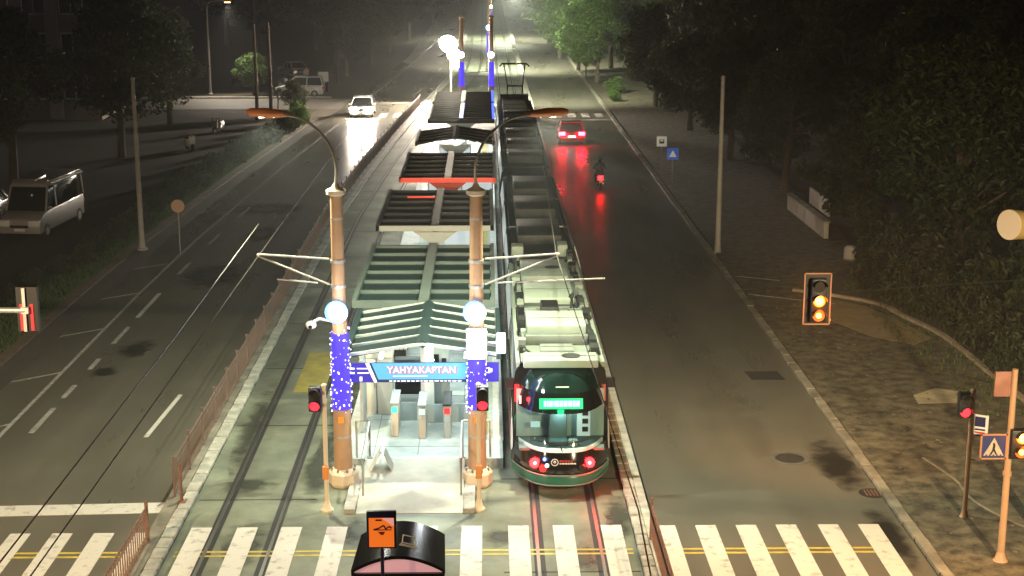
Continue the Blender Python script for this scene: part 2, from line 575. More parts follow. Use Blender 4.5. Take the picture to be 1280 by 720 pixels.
slab(MB(), -8.15, -7.8, NEAR, FAR, -0.02, 0.10, cm).build('left_reserve_edge', KERBD, kind='structure', smooth=False)
slab(MB(), 3.82, 4.05, NEAR, FAR, -0.02, 0.10).build('right_reserve_edge', KERB, kind='structure', smooth=False)

# right sidewalk and its kerb stones
structure('right_sidewalk', slab(MB(), 10.42, 17.5, NEAR, 260, -0.05, 0.09, zero), SIDEW)
kerb_row('right_road_kerb', 10.27, 0.27, 24.0, 130, 1.0, 0.13, lambda D: -0.0055 * (D - 31) * 0.35, KERBD)
structure('left_sidewalk', slab(MB(), -16.9, -16.3, NEAR, 120, -0.05, 0.06, cl), mat('left_sidewalk_soil', (0.13, 0.09, 0.06), 0.95, var=0.3, scale=1.5, bump=0.5))

# rails with their dark grooves, set in the concrete
def rails(xc, f, name):
    for s in (-1, 1):
        rb = slab(MB(), xc + s * 0.745 - 0.035, xc + s * 0.745 + 0.035, NEAR, FAR, -0.02, 0.018, f)
        structure(name, rb, STEEL, track_bed)
        gm = MB()
        strip(gm, xc + s * 0.745 - s * 0.10 - 0.055, xc + s * 0.745 - s * 0.10 + 0.055, NEAR, FAR, 0.006, f)
        strip(gm, xc + s * 0.745 + s * 0.07 - 0.03, xc + s * 0.745 + s * 0.07 + 0.03, NEAR, FAR, 0.006, f)
        structure('rail_groove', gm, GROOVE, track_bed)
rails(1.91, zero, 'rail')
rails(-5.87, cm, 'rail')
# concrete slab joints across the left and right tracks
jm = MB()
for D in Ds(24, 120, 6.0):
    jm.box((-5.87 + cm(D), D, 0.003), (3.0, 0.045, 0.006))
    jm.box((1.91, D + 1.4, 0.003), (3.1, 0.045, 0.006))
structure('slab_joint', jm, GROOVE, track_bed)
pm = MB()
for x, y, sx, sy in ((-5.62, 47.6, 1.05, 4.6),):
    pm.box((x, y, 0.005), (sx, sy, 0.008))
structure('yellow_track_box', pm, YELW, track_bed)

# crosswalk stripes: each one its own piece
def stripe(parent, x0, x1, d0, d1, m=PAINT, name='crosswalk_stripe', z=0.0):
    b = MB().box(((x0 + x1) / 2, (d0 + d1) / 2, z + 0.004), (x1 - x0, d1 - d0, 0.008))
    return structure(name, b, m, parent)
for x in (-14.5, -13.5, -12.5, -11.5, -10.49, -9.49, -8.52):
    stripe(left_road, x, x + 0.49, 29.9, 33.85)
for x in (-7.2, -6.09, -5.02, -3.91, -2.8, -1.72, -0.64, 0.49, 1.58, 2.75):
    stripe(track_bed, x, x + 0.50, 29.9, 34.13, z=0.008)
for x in (4.07, 5.06, 6.05, 7.03, 8.06, 9.05):
    stripe(right_road, x, x + 0.50, 29.9, 34.1)
for par, xa, xb in ((left_road, -11.2, -8.2), (track_bed, -7.3, 3.4), (right_road, 4.2, 9.3)):
    for D in (32.42, 32.66):
        structure('yellow_line', MB().box(((xa + xb) / 2, D, 0.003 + (0.002 if par is track_bed else 0)), (xb - xa, 0.09, 0.004)), YEL, par)
b = MB(); b.prism_z([(-15.3, 34.85), (-8.2, 35.14), (-8.2, 35.84), (-15.3, 35.55)], 0.0, 0.007)
structure('stop_line', b, PAINT, left_road)
# far crossing
for i in range(5):
    x = -11.0 + 1.15 * i
    stripe(left_road, x, x + 0.6, 120.4, 123.4)
for i in range(5):
    x = 4.4 + 1.12 * i
    stripe(right_road, x, x + 0.62, 120.2, 123.0)
for x in (-3.1, -1.2): stripe(track_bed, x, x + .6, 120.4, 123.2, z=0.006)
structure('stop_line', MB().box((-7.8, 131.3, 0.004), (6.2, 0.6, 0.007)), PAINT, left_road)
structure('stop_line', MB().box((7.2, 118.4, 0.004), (5.6, 0.5, 0.007)), PAINT, right_road)

# long lines and dashes on the left road
structure('edge_line', strip(MB(), -14.13, -14.0, 30, 116, 0.005, cl), PAINTW, left_road)
structure('edge_line', strip(MB(), -14.13, -14.0, 128, 300, 0.005, cl), PAINTW, left_road)
for a, c, m in ((41.4, 43.8, PAINTW), (44.8, 46.2, PAINTW), (48.0, 49.3, PAINTW), (51.2, 53.6, PAINTW), (55.0, 59.0, PAINT), (62.5, 65, PAINTW), (69, 71.5, PAINTW), (76, 79, PAINTW)):
    structure('lane_dash', strip(MB(), -13.33, -13.16, a, c, 0.006, cl), m, left_road)
for a in (41.0, 140, 152, 164, 178, 192):
    structure('lane_dash', strip(MB(), -9.9, -9.76, a, a + 4.1, 0.006, lambda D: (cl(D) + cm(D)) / 2 if D > 60 else 0.045 * (D - 41)), PAINT, left_road)
structure('median_line', strip(MB(), -8.02, -7.9, 124, 330, 0.11, cm), PAINT, left_road)
# oblique parking bay lines
for D in (42.2, 47.6, 53.3, 59.0, 64.6):
    b = MB(); b.prism_z([(-15.4, D - 1.05), (-14.1, D), (-14.1, D + 0.12), (-15.4, D - 0.93)], 0.002, 0.007)
    structure('parking_line', b, PAINTW, left_road)
# lines across the right sidewalk
for D0, x0, x1, sl in ((58.0, 10.5, 13.6, -0.55), (61.3, 10.5, 12.2, -0.5)):
    b = MB(); b.prism_z([(x0, D0), (x1, D0 + sl * (x1 - x0)), (x1, D0 + sl * (x1 - x0) + .12), (x0, D0 + .12)], 0.088, 0.097)
    structure('paving_line', b, KERB)
# curved bed edge and the light arc of paving on the right
def ribbon(pts, w, z0, z1):
    out = MB(); vs_ = []
    for i, p in enumerate(pts):
        a = Vector(pts[max(i - 1, 0)]); c = Vector(pts[min(i + 1, len(pts) - 1)])
        d = (c - a).normalized(); n = Vector((-d.y, d.x))
        for q, z in ((n * w / 2, z0), (-n * w / 2, z0), (-n * w / 2, z1), (n * w / 2, z1)):
            vs_.append((p[0] + q.x, p[1] + q.y, z))
    fs_ = [(0, 1, 2, 3)]
    for i in range(len(pts) - 1):
        o = 4 * i
        for k in range(4):
            j = (k + 1) % 4
            fs_.append((o + k, o + k + 4, o + j + 4, o + j))
    o = 4 * (len(pts) - 1); fs_.append((o + 3, o + 2, o + 1, o))
    return out.add(vs_, fs_)
def smooth_pts(ps, n=6):
    out = []
    P_ = [ps[0]] + list(ps) + [ps[-1]]
    for i in range(1, len(P_) - 2):
        for k in range(n):
            t = k / n
            q = []
            for a in range(len(ps[0])):
                p0, p1, p2, p3 = P_[i - 1][a], P_[i][a], P_[i + 1][a], P_[i + 2][a]
                q.append(0.5 * (2 * p1 + (p2 - p0) * t + (2 * p0 - 5 * p1 + 4 * p2 - p3) * t * t + (3 * p1 - p0 - 3 * p2 + p3) * t ** 3))
            out.append(tuple(q))
    out.append(ps[-1])
    return out
arc = smooth_pts([(12.4, 58.6), (14.09, 57.39), (15.27, 56.04), (15.69, 54.15), (16.33, 51.26), (16.46, 46.28), (16.6, 42)])
structure('bed_kerb', ribbon(arc, 0.18, 0.02, 0.2), mat('bed_kerb_stone', (0.3, 0.23, 0.16), 0.9, var=0.3))
structure('sidewalk_patch', MB().prism_z([(12.2, 56.0), (12.9, 53.6), (13.8, 51.4), (15.0, 50.3), (15.9, 51.2), (15.3, 54.0), (14.7, 56.0), (13.6, 57.2)], 0.08, 0.096), mat('warm_paving', (0.26, 0.19, 0.10), 0.9, var=0.2, scale=2, bump=.4))
structure('sidewalk_patch', MB().prism_z([(13.2, 43.5), (14.9, 43.6), (15.2, 44.6), (14.2, 45.1), (13.3, 44.4)], 0.08, 0.094), mat('pale_patch', (0.34, 0.30, 0.2), 0.9, var=0.25, scale=2))
b = ribbon(smooth_pts([(11.95, 38.6), (12.3, 36.9), (12.3, 35.4), (12.9, 33.8), (13.6, 33.2)]), 0.07, 0.05, 0.11)
structure('path_edging', b, mat('edging', (.24, .2, .14), .9, var=.3))
# scattered stones and litter on the right sidewalk (uncountable)
gm = MB()
for i in range(600):
    D = 25 + 40 * random.random() ** 1.4; x = random.uniform(10.5, 16.8)
    s = random.uniform(.015, .055)
    gm.box((x, D, 0.095), (s * 2.2, s * random.uniform(.8, 1.6), s * .7), rz=random.uniform(0, 3), rx=random.uniform(-.3, .3))
o = gm.build('scattered_gravel', mat('gravel', (0.12, 0.105, 0.075), 0.9, var=0.3), kind='stuff', smooth=False)

# manhole, drains, patches
mh = thing('manhole_cover', 'round dark manhole cover in the right carriageway', 'manhole', (8.33, 38.88, 0))
MB().lathe([(0.56, 0.001), (0.56, 0.008), (0.44, 0.010)], n=28).build('surround', mat('manhole_concrete', (0.09, 0.085, 0.075), 0.8, var=0.2), mh)
MB().lathe([(0.40, 0.006), (0.40, 0.014), (0.36, 0.016)], n=28).build('lid', mat('cast_iron', (0.03, 0.03, 0.028), 0.6, var=0.3, scale=12, bump=.5), mh)
rb = MB()
for k in range(-3, 4):
    rb.box((0, k * 0.1, 0.018), (2 * math.sqrt(max(.01, .34 ** 2 - (k * .1) ** 2)), 0.025, 0.006))
rb.build('tread_rib', mat('cast_iron', (0.03, 0.03, 0.028), 0.6), mh, kind='stuff')
dr = thing('drain_grate', 'sunken drain opening in the right kerb near the crosswalk', 'drain', (9.95, 36.2, 0))
MB().lathe([(0.36, 0.001), (0.34, 0.006)], n=20).build('surround', mat('damp_patch', (0.025, 0.022, 0.02), 0.6), dr)
for k in range(5):
    MB().box((-.18 + k * .09, 0, 0.012), (0.03, 0.42, 0.012)).build('bar', RUST, dr)
structure('road_patch', MB().prism_z([(8.6, 46.4), (9.7, 46.4), (9.6, 47.4), (8.5, 47.4)], 0.0005, 0.004), mat('patch_dark', (0.03, 0.029, 0.028), 0.7, var=.2), right_road)
# irregular oil / damp stains lying on the roads and track
def stain(par, x, y, rx, ry, m, z=0.003, seed=0):
    rnd = random.Random(seed); n = 22; rx *= 1.7; ry *= 1.5
    ph = [rnd.uniform(0, 6) for _ in range(4)]
    poly = []
    for k in range(n):
        t = 2 * PI * k / n
        q = 1 + .22 * math.sin(2 * t + ph[0]) + .16 * math.sin(3 * t + ph[1]) + .1 * math.sin(5 * t + ph[2])
        poly.append((x + rx * q * math.cos(t), y + ry * q * math.sin(t)))
    structure('stain', MB().add([(a_, c_, z) for a_, c_ in poly], [tuple(range(n))]), m, par)
def soft_stain(name, col, rough, amount):
    m = bpy.data.materials.new(name); m.use_nodes = True
    nt = m.node_tree; L = nt.links.new
    b = nt.nodes['Principled BSDF']
    b.inputs['Base Color'].default_value = (*col, 1); b.inputs['Roughness'].default_value = rough
    tc = nt.nodes.new('ShaderNodeTexCoord')
    vm = nt.nodes.new('ShaderNodeVectorMath'); vm.operation = 'DISTANCE'; vm.inputs[1].default_value = (.5, .5, .5)
    sx = nt.nodes.new('ShaderNodeMapping'); sx.inputs['Scale'].default_value = (1, 1, 0); sx.inputs['Location'].default_value = (0, 0, .5)
    L(tc.outputs['Generated'], sx.inputs[0]); L(sx.outputs[0], vm.inputs[0])
    geo = nt.nodes.new('ShaderNodeNewGeometry')
    n = nt.nodes.new('ShaderNodeTexNoise'); n.inputs['Scale'].default_value = 2.2; n.inputs['Detail'].default_value = 7
    L(geo.outputs['Position'], n.inputs['Vector'])
    ad = nt.nodes.new('ShaderNodeMath'); ad.operation = 'MULTIPLY_ADD'; ad.inputs[1].default_value = .45
    L(n.outputs[0], ad.inputs[0]); L(vm.outputs['Value'], ad.inputs[2])
    mr = nt.nodes.new('ShaderNodeMapRange'); mr.interpolation_type = 'SMOOTHSTEP'
    mr.inputs['From Min'].default_value = .28; mr.inputs['From Max'].default_value = .66
    mr.inputs['To Min'].default_value = amount; mr.inputs['To Max'].default_value = 0
    L(ad.outputs[0], mr.inputs[0])
    tb = nt.nodes.new('ShaderNodeBsdfTransparent'); mx = nt.nodes.new('ShaderNodeMixShader')
    L(mr.outputs[0], mx.inputs[0]); L(tb.outputs[0], mx.inputs[1]); L(b.outputs[0], mx.inputs[2])
    L(mx.outputs[0], nt.nodes['Material Output'].inputs[0])
    return m
STN = soft_stain('stain_dark', (.022, .020, .018), .3, .85)
STC = soft_stain('stain_concrete', (.05, .055, .042), .45, .85)
stain(left_road, -12.6, 47.7, .28, .6, STN, .003, 1); stain(left_road, -12.3, 50.5, .5, 1.0, STN, .003, 2)
stain(left_road, -11.6, 62.0, .9, 2.5, STN, .003, 3); stain(left_road, -11.1, 71.5, .5, 2.0, STN, .003, 4)
stain(left_road, -11.6, 78.5, 1.3, 1.8, STN, .003, 8)
stain(right_road, 9.5, 38.3, .5, 1.6, STN, .003, 5); stain(right_road, 9.7, 33.5, .35, 1.3, STN, .003, 6)
for i, (x, y, rx, ry) in enumerate(((-4.5, 38.5, .35, 2.2), (-6.2, 37, .5, .5), (-3.2, 34.0, .3, .8), (.4, 33.5, .5, .4), (-5.7, 33.2, .45, 1.0), (2.3, 32.3, .3, .8), (3.2, 34.6, .3, 1.1), (-6.9, 41.6, .25, 2.6), (-4.4, 44.5, .3, 3.0))):
    stain(track_bed, x, y, rx, ry, STC, .0055, 20 + i)

# ------------------------------------------------------------------ fences along the reserve
def fence_panel_meshes(L, h, n, r):
    fr = MB()
    fr.tube([(0, 0, .12), (0, L, .12)], .02, 6); fr.tube([(0, 0, h - .05), (0, L, h - .05)], .025, 6); fr.tube([(0, 0, h - .22), (0, L, h - .22)], .014, 6)
    bars = MB()
    for k in range(1, n):
        bars.box((0, L * k / n, (h + .05) / 2), (2 * r, 2 * r, h - .2))
    return fr, bars
fence = thing('guard_fence', 'long low pinkish guard fence on the left edge of the tram reserve', 'fence', (0, 0, 0))
fr, bars = fence_panel_meshes(2.0, 1.0, 13, .008)
frm = fr.mesh('panel_frame', PINKF); brm = bars.mesh('bars', PINKF, smooth=False)
pst = MB().box((0, 0, .54), (.05, .05, 1.08)).box((0, 0, 1.09), (.09, .09, .03)).mesh('post', PINKF, smooth=False)
D = 36.0
while D < 128:
    x = -7.98 + cm(D)
    a = math.atan2(-(cm(D + 2) - cm(D)), 2)
    po = link('post', pst, fence, loc=(x, D, .1)); 
    p = link('panel_frame', frm, fence, loc=(x, D, .1)); p.rotation_euler = (0, 0, a)
    q = link('bars', brm, p, kind='stuff')
    D += 2.0
for (nm, x, lab) in (('railing', -8.0, 'short dark railing at the left end of the crosswalk'), ('railing', 3.86, 'short dark railing beside the crosswalk right of the tram')):
    t = thing(nm, lab, 'railing', (x, 27.6, .1), 0, 'short railings at the crosswalk')
    fr2, bars2 = fence_panel_meshes(5.4, .95, 27, .012)
    MB().box((0, 5.4, .5), (.07, .07, 1.1)).build('post', RUST, t); MB().box((0, 0, .5), (.07, .07, 1.1)).build('post', RUST, t)
    fr2.build('rail', RUST, t); bars2.build('bars', RUST, t, kind='stuff', smooth=False)
t = thing('end_post', 'dark leaning post at the near end of the pinkish guard fence', 'post', (-7.72, 35.6, .1))
MB().tube([(0, 0, 0), (-.03, .05, 1.0)], .04, 8).build('shaft', RUST, t); MB().box((0, 0, .02), (.2, .2, .04)).build('foot', RUST, t)

# ------------------------------------------------------------------ station platform
PF0, PF1 = 38.2, 104.0
cp = lambda D: max(0.0, cm(D) - .35) * .9
structure('platform', slab(MB(), -3.95, 0.42, PF0, PF1, 0.0, 0.30, cp, zero), PAVE)
structure('platform_edge', slab(MB(), 0.16, 0.44, PF0 + 1.5, PF1 - .1, 0.30, 0.316), mat('edge_white', (0.66, 0.66, 0.62), .6, var=.15))
structure('platform_edge', slab(MB(), -3.97, -3.7, PF0 + 1.5, PF1 - .1, 0.30, 0.316, cp), mat('edge_white', (0.66, 0.66, 0.62), .6))
structure('tactile_strip', slab(MB(), -.28, 0.02, PF0 + 2, PF1 - .4, 0.30, 0.314), YEL)
b = MB(); b.add([(-3.3, 35.0, .012), (-.62, 35.0, .012), (-.62, 38.19, .30), (-3.3, 38.19, .30), (-3.3, 35.0, 0), (-.62, 35.0, 0), (-.62, 38.19, 0), (-3.3, 38.19, 0)],
                [(0, 1, 2, 3), (0, 4, 5, 1), (1, 5, 6, 2), (3, 2, 6, 7), (0, 3, 7, 4)])
structure('entrance_ramp', b, RAMP)
jj = MB()
for D in Ds(39.2, 103, 2.4): jj.box((-1.85, D, .302), (3.0, .02, .006))
for x in (-3.1, -1.9, -.7): jj.box((x, 70, .302), (.018, 63, .006))
structure('paving_joint', jj, mat('joint_grey', (.16, .165, .15), .8))
structure('ramp_side', MB().box((-3.45, 36.6, .06), (.28, 3.2, .12)), KERB)
structure('ramp_side', MB().box((-.47, 36.6, .06), (.28, 3.2, .12)), KERB)

def canopy(D0, D1, xl, xr, zt, nb, style, label, pw=210):
    t = thing('platform_canopy', label, 'canopy', ((xl + xr) / 2, D0, .3), 0, 'canopies along the tram platform')
    hw = (xr - xl) / 2; L = D1 - D0; z = zt - .3
    steel = {'teal': CANOP, 'dark': CANOPD, 'gable': TEALD, 'dgable': CANOPD}[style]
    pan = PANELT if style in ('teal', 'gable') else PANELD
    gable = style in ('gable', 'dgable')
    rise = .30 if gable else 0.0
    bay = L / nb
    for i in range(nb):
        y0 = i * bay + .06; y1 = (i + 1) * bay - .06
        for s in (-1, 1):
            p = MB()
            vs_ = [(s * .16, y0, z + rise - .02), (s * (hw - .14), y0, z - .02), (s * (hw - .14), y1, z - .02), (s * .16, y1, z + rise - .02)]
            vs_ += [(a, c, d - .05) for a, c, d in vs_]
            p.add(vs_, [(0, 1, 2, 3), (7, 6, 5, 4), (0, 4, 5, 1), (1, 5, 6, 2), (2, 6, 7, 3), (3, 7, 4, 0)])
            p.build('roof_panel', pan, t, smooth=False)
    bm_ = CHEV if gable and style == 'gable' else steel
    for i in range(nb + 1):
        y = min(max(i * bay, .05), L - .05)
        c = MB()
        if gable:
            hh = .05
            poly = [(-hw, z - hh), (0, z + rise - hh), (hw, z - hh), (hw, z + .03), (0, z + rise + .03), (-hw, z + .03)]
            c.prism_y(poly, y - .03, y + .03)
        else:
            c.box((0, y, z - .03), (2 * hw, .13 if style == 'teal' else .10, .20))
        mm = bm_
        if i == 0 and style == 'dark' and 'red' in label: mm = em('red_glow_beam', (1, .10, .05), .7, (.5, .08, .05))  # beam is no lamp, the red light on it is set as emission
        elif i == 0 and style == 'dark' and 'pale' in label: mm = CANOPW
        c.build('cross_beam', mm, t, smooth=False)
    for s in (-1, 1):
        MB().box((s * (hw - .06), L / 2, z - .01 + .012), (.13, L, .24)).build('edge_beam', steel, t, smooth=False)
    if not gable:
        MB().box((0, L / 2, z + .04), (.30, L - .02, .22)).build('spine', steel if 'pale spine' not in label else CANOPW, t, smooth=False)
    else:
        MB().prism_y([(-.17, z + rise - .02), (0, z + rise + .09), (.17, z + rise - .02), (0, z + rise - .12)], .03, L - .03).build('ridge', steel, t, smooth=False)
    for y in ((L - .35,) if style == 'gable' else (.35, L - .35)):
        c = MB()
        c.box((0, y, (z - .2) / 2), (.26, .22, z - .2))
        for s in (-1, 1):
            c.add([(s * .10, y - .08, z - .75), (s * .10, y + .08, z - .75), (s * .85, y + .08, z - .16), (s * .85, y - .08, z - .16), (s * .10, y - .08, z - .16), (s * .10, y + .08, z - .16)],
                  [(0, 1, 2, 3), (0, 3, 4), (1, 5, 2), (3, 2, 5, 4), (0, 4, 5, 1)])
        cm_ = CANOPW
        if 'red' in label and y < 1: cm_ = REDSTEEL
        c.build('column', cm_, t, smooth=False)
    for s in (-1, 1):
        MB().box((s * hw * .55, L / 2, z - .20), (.10, L * .8, .05)).build('light_tube', TUBEW, t, smooth=False)
    d = bpy.data.lights.new('canopy_light', 'AREA'); d.shape = 'RECTANGLE'; d.size = 2 * hw * .8; d.size_y = L * .8
    d.energy = pw; d.color = (.82, 1.0, .94)
    lo = bpy.data.objects.new('canopy_light', d); COL.objects.link(lo); lo.parent = t; lo.location = (0, L / 2, z - .25)
    return t
can1 = canopy(37.4, 42.0, -3.72, .36, 3.42, 5, 'gable', 'front gabled teal canopy with pale chevron beams above the station banner', 210)
can2 = canopy(42.3, 50.5, -3.93, .24, 3.62, 6, 'teal', 'flat green slatted canopy right behind the gabled front canopy')
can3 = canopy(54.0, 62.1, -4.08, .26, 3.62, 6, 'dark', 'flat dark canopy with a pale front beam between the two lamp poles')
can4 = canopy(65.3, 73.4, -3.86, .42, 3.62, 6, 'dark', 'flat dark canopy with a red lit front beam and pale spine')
can5 = canopy(78.2, 83.3, -3.75, .44, 3.50, 4, 'dgable', 'dark gabled canopy half way along the platform')
can6 = canopy(87.1, 95.6, -3.43, .48, 3.62, 7, 'dark', 'flat dark canopy second from the far platform end with blue lit pole behind')
can7 = canopy(96.7, 103.9, -3.5, .48, 3.62, 7, 'dark', 'farthest flat dark canopy at the end of the platform')

for cn, hw_, L_, sp in ((can6, 1.955, 8.5, True), (can7, 1.99, 7.2, False)):
    MB().box((hw_ - .06, L_ / 2, 3.47), (.16, L_ - .1, .04)).build('glow_strip', LEDBL, cn, smooth=False)
    if sp: MB().box((0, L_ / 2, 3.50), (.22, L_ - .4, .03)).build('glow_strip', em('led_sky_blue', (.1, .3, 1.0), 1.0), cn, smooth=False)
MB().box((-.75, 5.9, 3.46), (1.1, .10, .05)).build('glow_strip', em('red_glow_line', (1, .05, .02), 1.2), can3, smooth=False, label='short red glowing line')  # emissive red bar lying on the roof panels
# banner over the entrance
bn = thing('station_banner', 'blue station name banner hanging under the front gable', 'sign', (-1.70, 37.25, 2.99))
hw = 2.0
MB().box((0, .05, 0), (2 * hw, .06, .52)).build('board', BNAVY, bn, smooth=False)
fp = lambda poly, y, m, nm: MB().add([(x, y, z) for x, z in poly] + [(x, y + .012, z) for x, z in poly],
        [tuple(range(len(poly)))] + [(i, i + len(poly), (i + 1) % len(poly) + len(poly), (i + 1) % len(poly)) for i in range(len(poly))]).build(nm, m, bn, smooth=False)
fp([(-1.30, .255), (-1.13, -.18), (1.13, -.18), (1.24, .255)], .008, BLUEGL, 'name_panel')
fp([(-1.995, .255), (-1.46, .255), (-1.27, -.255), (-1.995, -.255)], .008, BLUEPU, 'side_panel')
fp([(1.40, .255), (1.995, .255), (1.995, -.255), (1.27, -.255)], .008, BLUEPU, 'side_panel')
fp([(-1.46, .255), (-1.36, .255), (-1.16, -.255), (-1.24, -.255)], .003, BWHITE, 'slash')
fp([(1.30, .255), (1.38, .255), (1.25, -.255), (1.17, -.255)], .003, BWHITE, 'slash')
lettering('YAHYAKAPTAN', .245, BRED, bn, (.012, .004, .065), bold=.018, sx=1.02)
lettering('YAHYAKAPTAN', .245, BWHITE, bn, (0, -.003, .07), bold=.004, sx=1.02)
fine = MB()
for x, z, w, h in ((-.30, -.09, .9, .02), (-1.52, .12, .32, .03), (-1.52, .0, .30, .03), (-1.82, .12, .16, .05), (-1.82, .0, .16, .05), (1.62, .12, .3, .03), (1.62, .0, .3, .03), (1.78, .06, .1, .1), (-1.58, -.16, .07, .12)):
    fine.box((x, .0, z), (w, .01, h))
fine.build('fine_print', BWHITE, bn, kind='stuff', smooth=False)
fr3 = MB()
xs = -.85
while xs < .95:
    w = random.uniform(.05, .13); fr3.box((xs + w / 2, .004, -.222), (w, .01, .028)); xs += w + .03
fr3.build('print_line', BWHITE, bn, kind='stuff', smooth=False)

# turnstiles
def turnstile(x, D, lit, label):
    t = thing('turnstile', label, 'turnstile', (x, D, .3), 0, 'turnstiles in the station entrance')
    MB().box((0, .55, .48), (.20, 1.25, .96)).build('cabinet', BEIGE if lit != 'red' else GREYM, t, bevel=.02)
    MB().box((0, .5, .99), (.24, 1.3, .06)).build('top_plate', BLACKM if lit == 'red' else GREYM, t, bevel=.01)
    MB().box((0, -.085, .80), (.16, .02, .16)).build('display', {'green': SIGG, 'pale': em('gate_pale', (.5, 1, .75), 2.0), 'red': TAILR2}[lit], t)
    MB().box((.36, .55, .55), (.48, .02, .55)).build('wing', mat('wing_glass', (.35, .42, .42), .15), t)
    return t
turnstile(-2.61, 40.1, 'green', 'leftmost turnstile with bright green display')
turnstile(-1.83, 39.9, 'pale', 'middle turnstile with pale green display and beige front')
turnstile(-1.13, 39.95, 'red', 'right turnstile with red lit edge')
# machines and cabinets
t = thing('ticket_cabinet', 'beige two door cabinet left of the turnstiles', 'cabinet', (-3.25, 42.3, .3))
MB().box((-.24, 0, .85), (.46, .5, 1.7)).build('door', BEIGE, t, bevel=.02); MB().box((.24, 0, .85), (.46, .5, 1.7)).build('door', BEIGE, t, bevel=.02)
MB().box((0, .02, 1.78), (1.0, .56, .14)).build('top', BEIGE, t, bevel=.02); MB().box((0, .06, .03), (.96, .5, .06)).build('plinth', BLACKM, t)
MB().tube([(-.04, -.27, .8), (-.04, -.27, 1.1)], .014, 6).build('handle', GALV, t)
t = thing('ticket_machine', 'grey green ticket machine behind the middle turnstile', 'machine', (-1.5, 43.5, .3))
MB().box((0, 0, .9), (.7, .6, 1.8)).build('body', GREYM, t, bevel=.03); MB().box((-.12, -.31, 1.35), (.34, .02, .34)).build('screen', BLACKM, t)
MB().box((.2, -.31, 1.2), (.14, .02, .4)).build('keypad', NAVY, t); MB().box((0, -.33, .75), (.5, .06, .05)).build('tray', GALV, t)
MB().ball((-.12, -.33, 1.35), .03, 8, 6).build('lamp', FLOODW, t)
t = thing('information_case', 'dark low information case behind the left turnstile', 'cabinet', (-2.35, 43.6, .3))
MB().box((0, 0, .75), (.9, .4, 1.1)).build('case', CANOPD, t, bevel=.02); MB().box((0, -.21, .85), (.8, .02, .7)).build('panel', BLACKG, t)
for s in (-1, 1): MB().box((s * .35, 0, .1), (.06, .3, .2)).build('leg', GALV, t)
for i, (D, x) in enumerate(((48.5, -2.9), (57.5, -.9), (70.0, -1.0), (80.5, -2.6), (92, -2.5))):
    t = thing('platform_bench', ['pale metal bench under the green slatted canopy', 'metal bench under the pale beamed dark canopy', 'metal bench under the red beamed canopy', 'metal bench under the dark gabled canopy', 'metal bench near the far platform end'][i], 'bench', (x, D, .3), 0, 'benches on the platform')
    for k in range(4): MB().box((-.19 + .13 * k, 0, .45), (.10, 1.8, .03)).build('seat_slat', GALV, t)
    for s in (-1, 1):
        MB().box((0, s * .7, .22), (.4, .05, .44)).build('leg', CANOPD, t)
# lit information panels (white glass) standing between the canopies
for i, (x, D, w, rz) in enumerate(((-.05, 40.6, 1.7, PI / 2), (-.05, 44.5, 2.4, PI / 2), (-3.55, 41.0, 1.2, PI / 2), (-.6, 53.2, 1.2, 0), (-1.1, 64.6, 1.9, 0), (-.5, 77.2, 1.6, 0), (-2.4, 77.5, 1.3, 0), (-1.8, 86.0, 1.8, 0))):
    t = thing('display_panel', ['white lit side panel at the right of the entrance', 'white lit side panel behind the right lamp pole', 'grey glass side panel at the left of the entrance', 'poster panel seen behind the green slatted canopy', 'pale panel seen below the red front beam', 'right white panel before the dark gabled canopy', 'left white panel before the dark gabled canopy', 'white panel before the second farthest canopy'][i], 'panel', (x, D, .3), rz, 'upright panels on the platform')
    MB().box((0, 0, 1.2), (w, .06, 1.7)).build('pane', GREYM if i == 2 else COOLP if i < 2 or i > 3 else WHITEPAN, t, smooth=False)
    MB().box((0, 0, 2.09), (w + .08, .09, .08)).build('frame', GALV, t, smooth=False); MB().box((0, 0, .31), (w + .08, .09, .08)).build('frame', GALV, t, smooth=False)
    for s in (-1, 1): MB().box((s * w / 2, 0, 1.07), (.07, .085, 2.1)).build('post', GALV, t, smooth=False)
    if i == 3:
        pp = MB(); rnd = random.Random(3)
        for k in range(9): pp.box((rnd.uniform(-.45, .45), -.036, rnd.uniform(.6, 1.9)), (rnd.uniform(.08, .3), .01, rnd.uniform(.1, .35)), ry=rnd.uniform(-.6, .6))
        pp.build('print', BLACKM, t, kind='stuff', smooth=False)
# entrance handrails
def rail_frame(x, label, w, dx=0):
    t = thing('handrail', label, 'handrail', (x, 36.0, 0), 0, 'handrails by the entrance ramp')
    MB().tube([(0, 0, 0), (0, 0, 1.08), (0, 2.3, 1.32), (0, 2.3, .3)], .035, 8).build('rail', GALV, t)
    MB().tube([(0, 0.02, .55), (0, 2.28, .8)], .02, 6).build('mid_rail', GALV, t)
    MB().tube([(w, 2.3, .3), (w, 2.3, 1.34), (0.03, 2.3, 1.34)], .03, 8).build('side_frame', GALV, t)
    for y in (0, 2.3): MB().box((0, y, .02 + (.3 if y else 0)), (.16, .16, .03)).build('foot', GALV, t)
rail_frame(-3.18, 'steel handrail left of the entrance ramp', -.35)
rail_frame(-.68, 'steel handrail right of the entrance ramp', .75)
t = thing('leaning_board', 'pale folded board leaning by the left ramp handrail', 'board', (-2.95, 37.6, .25))
MB().box((0, 0, .3), (.05, .55, .6), ry=.5).build('panel', WHITEPAN, t); MB().box((.32, 0, .25), (.04, .5, .5), ry=-.4).build('stay', GALV, t)

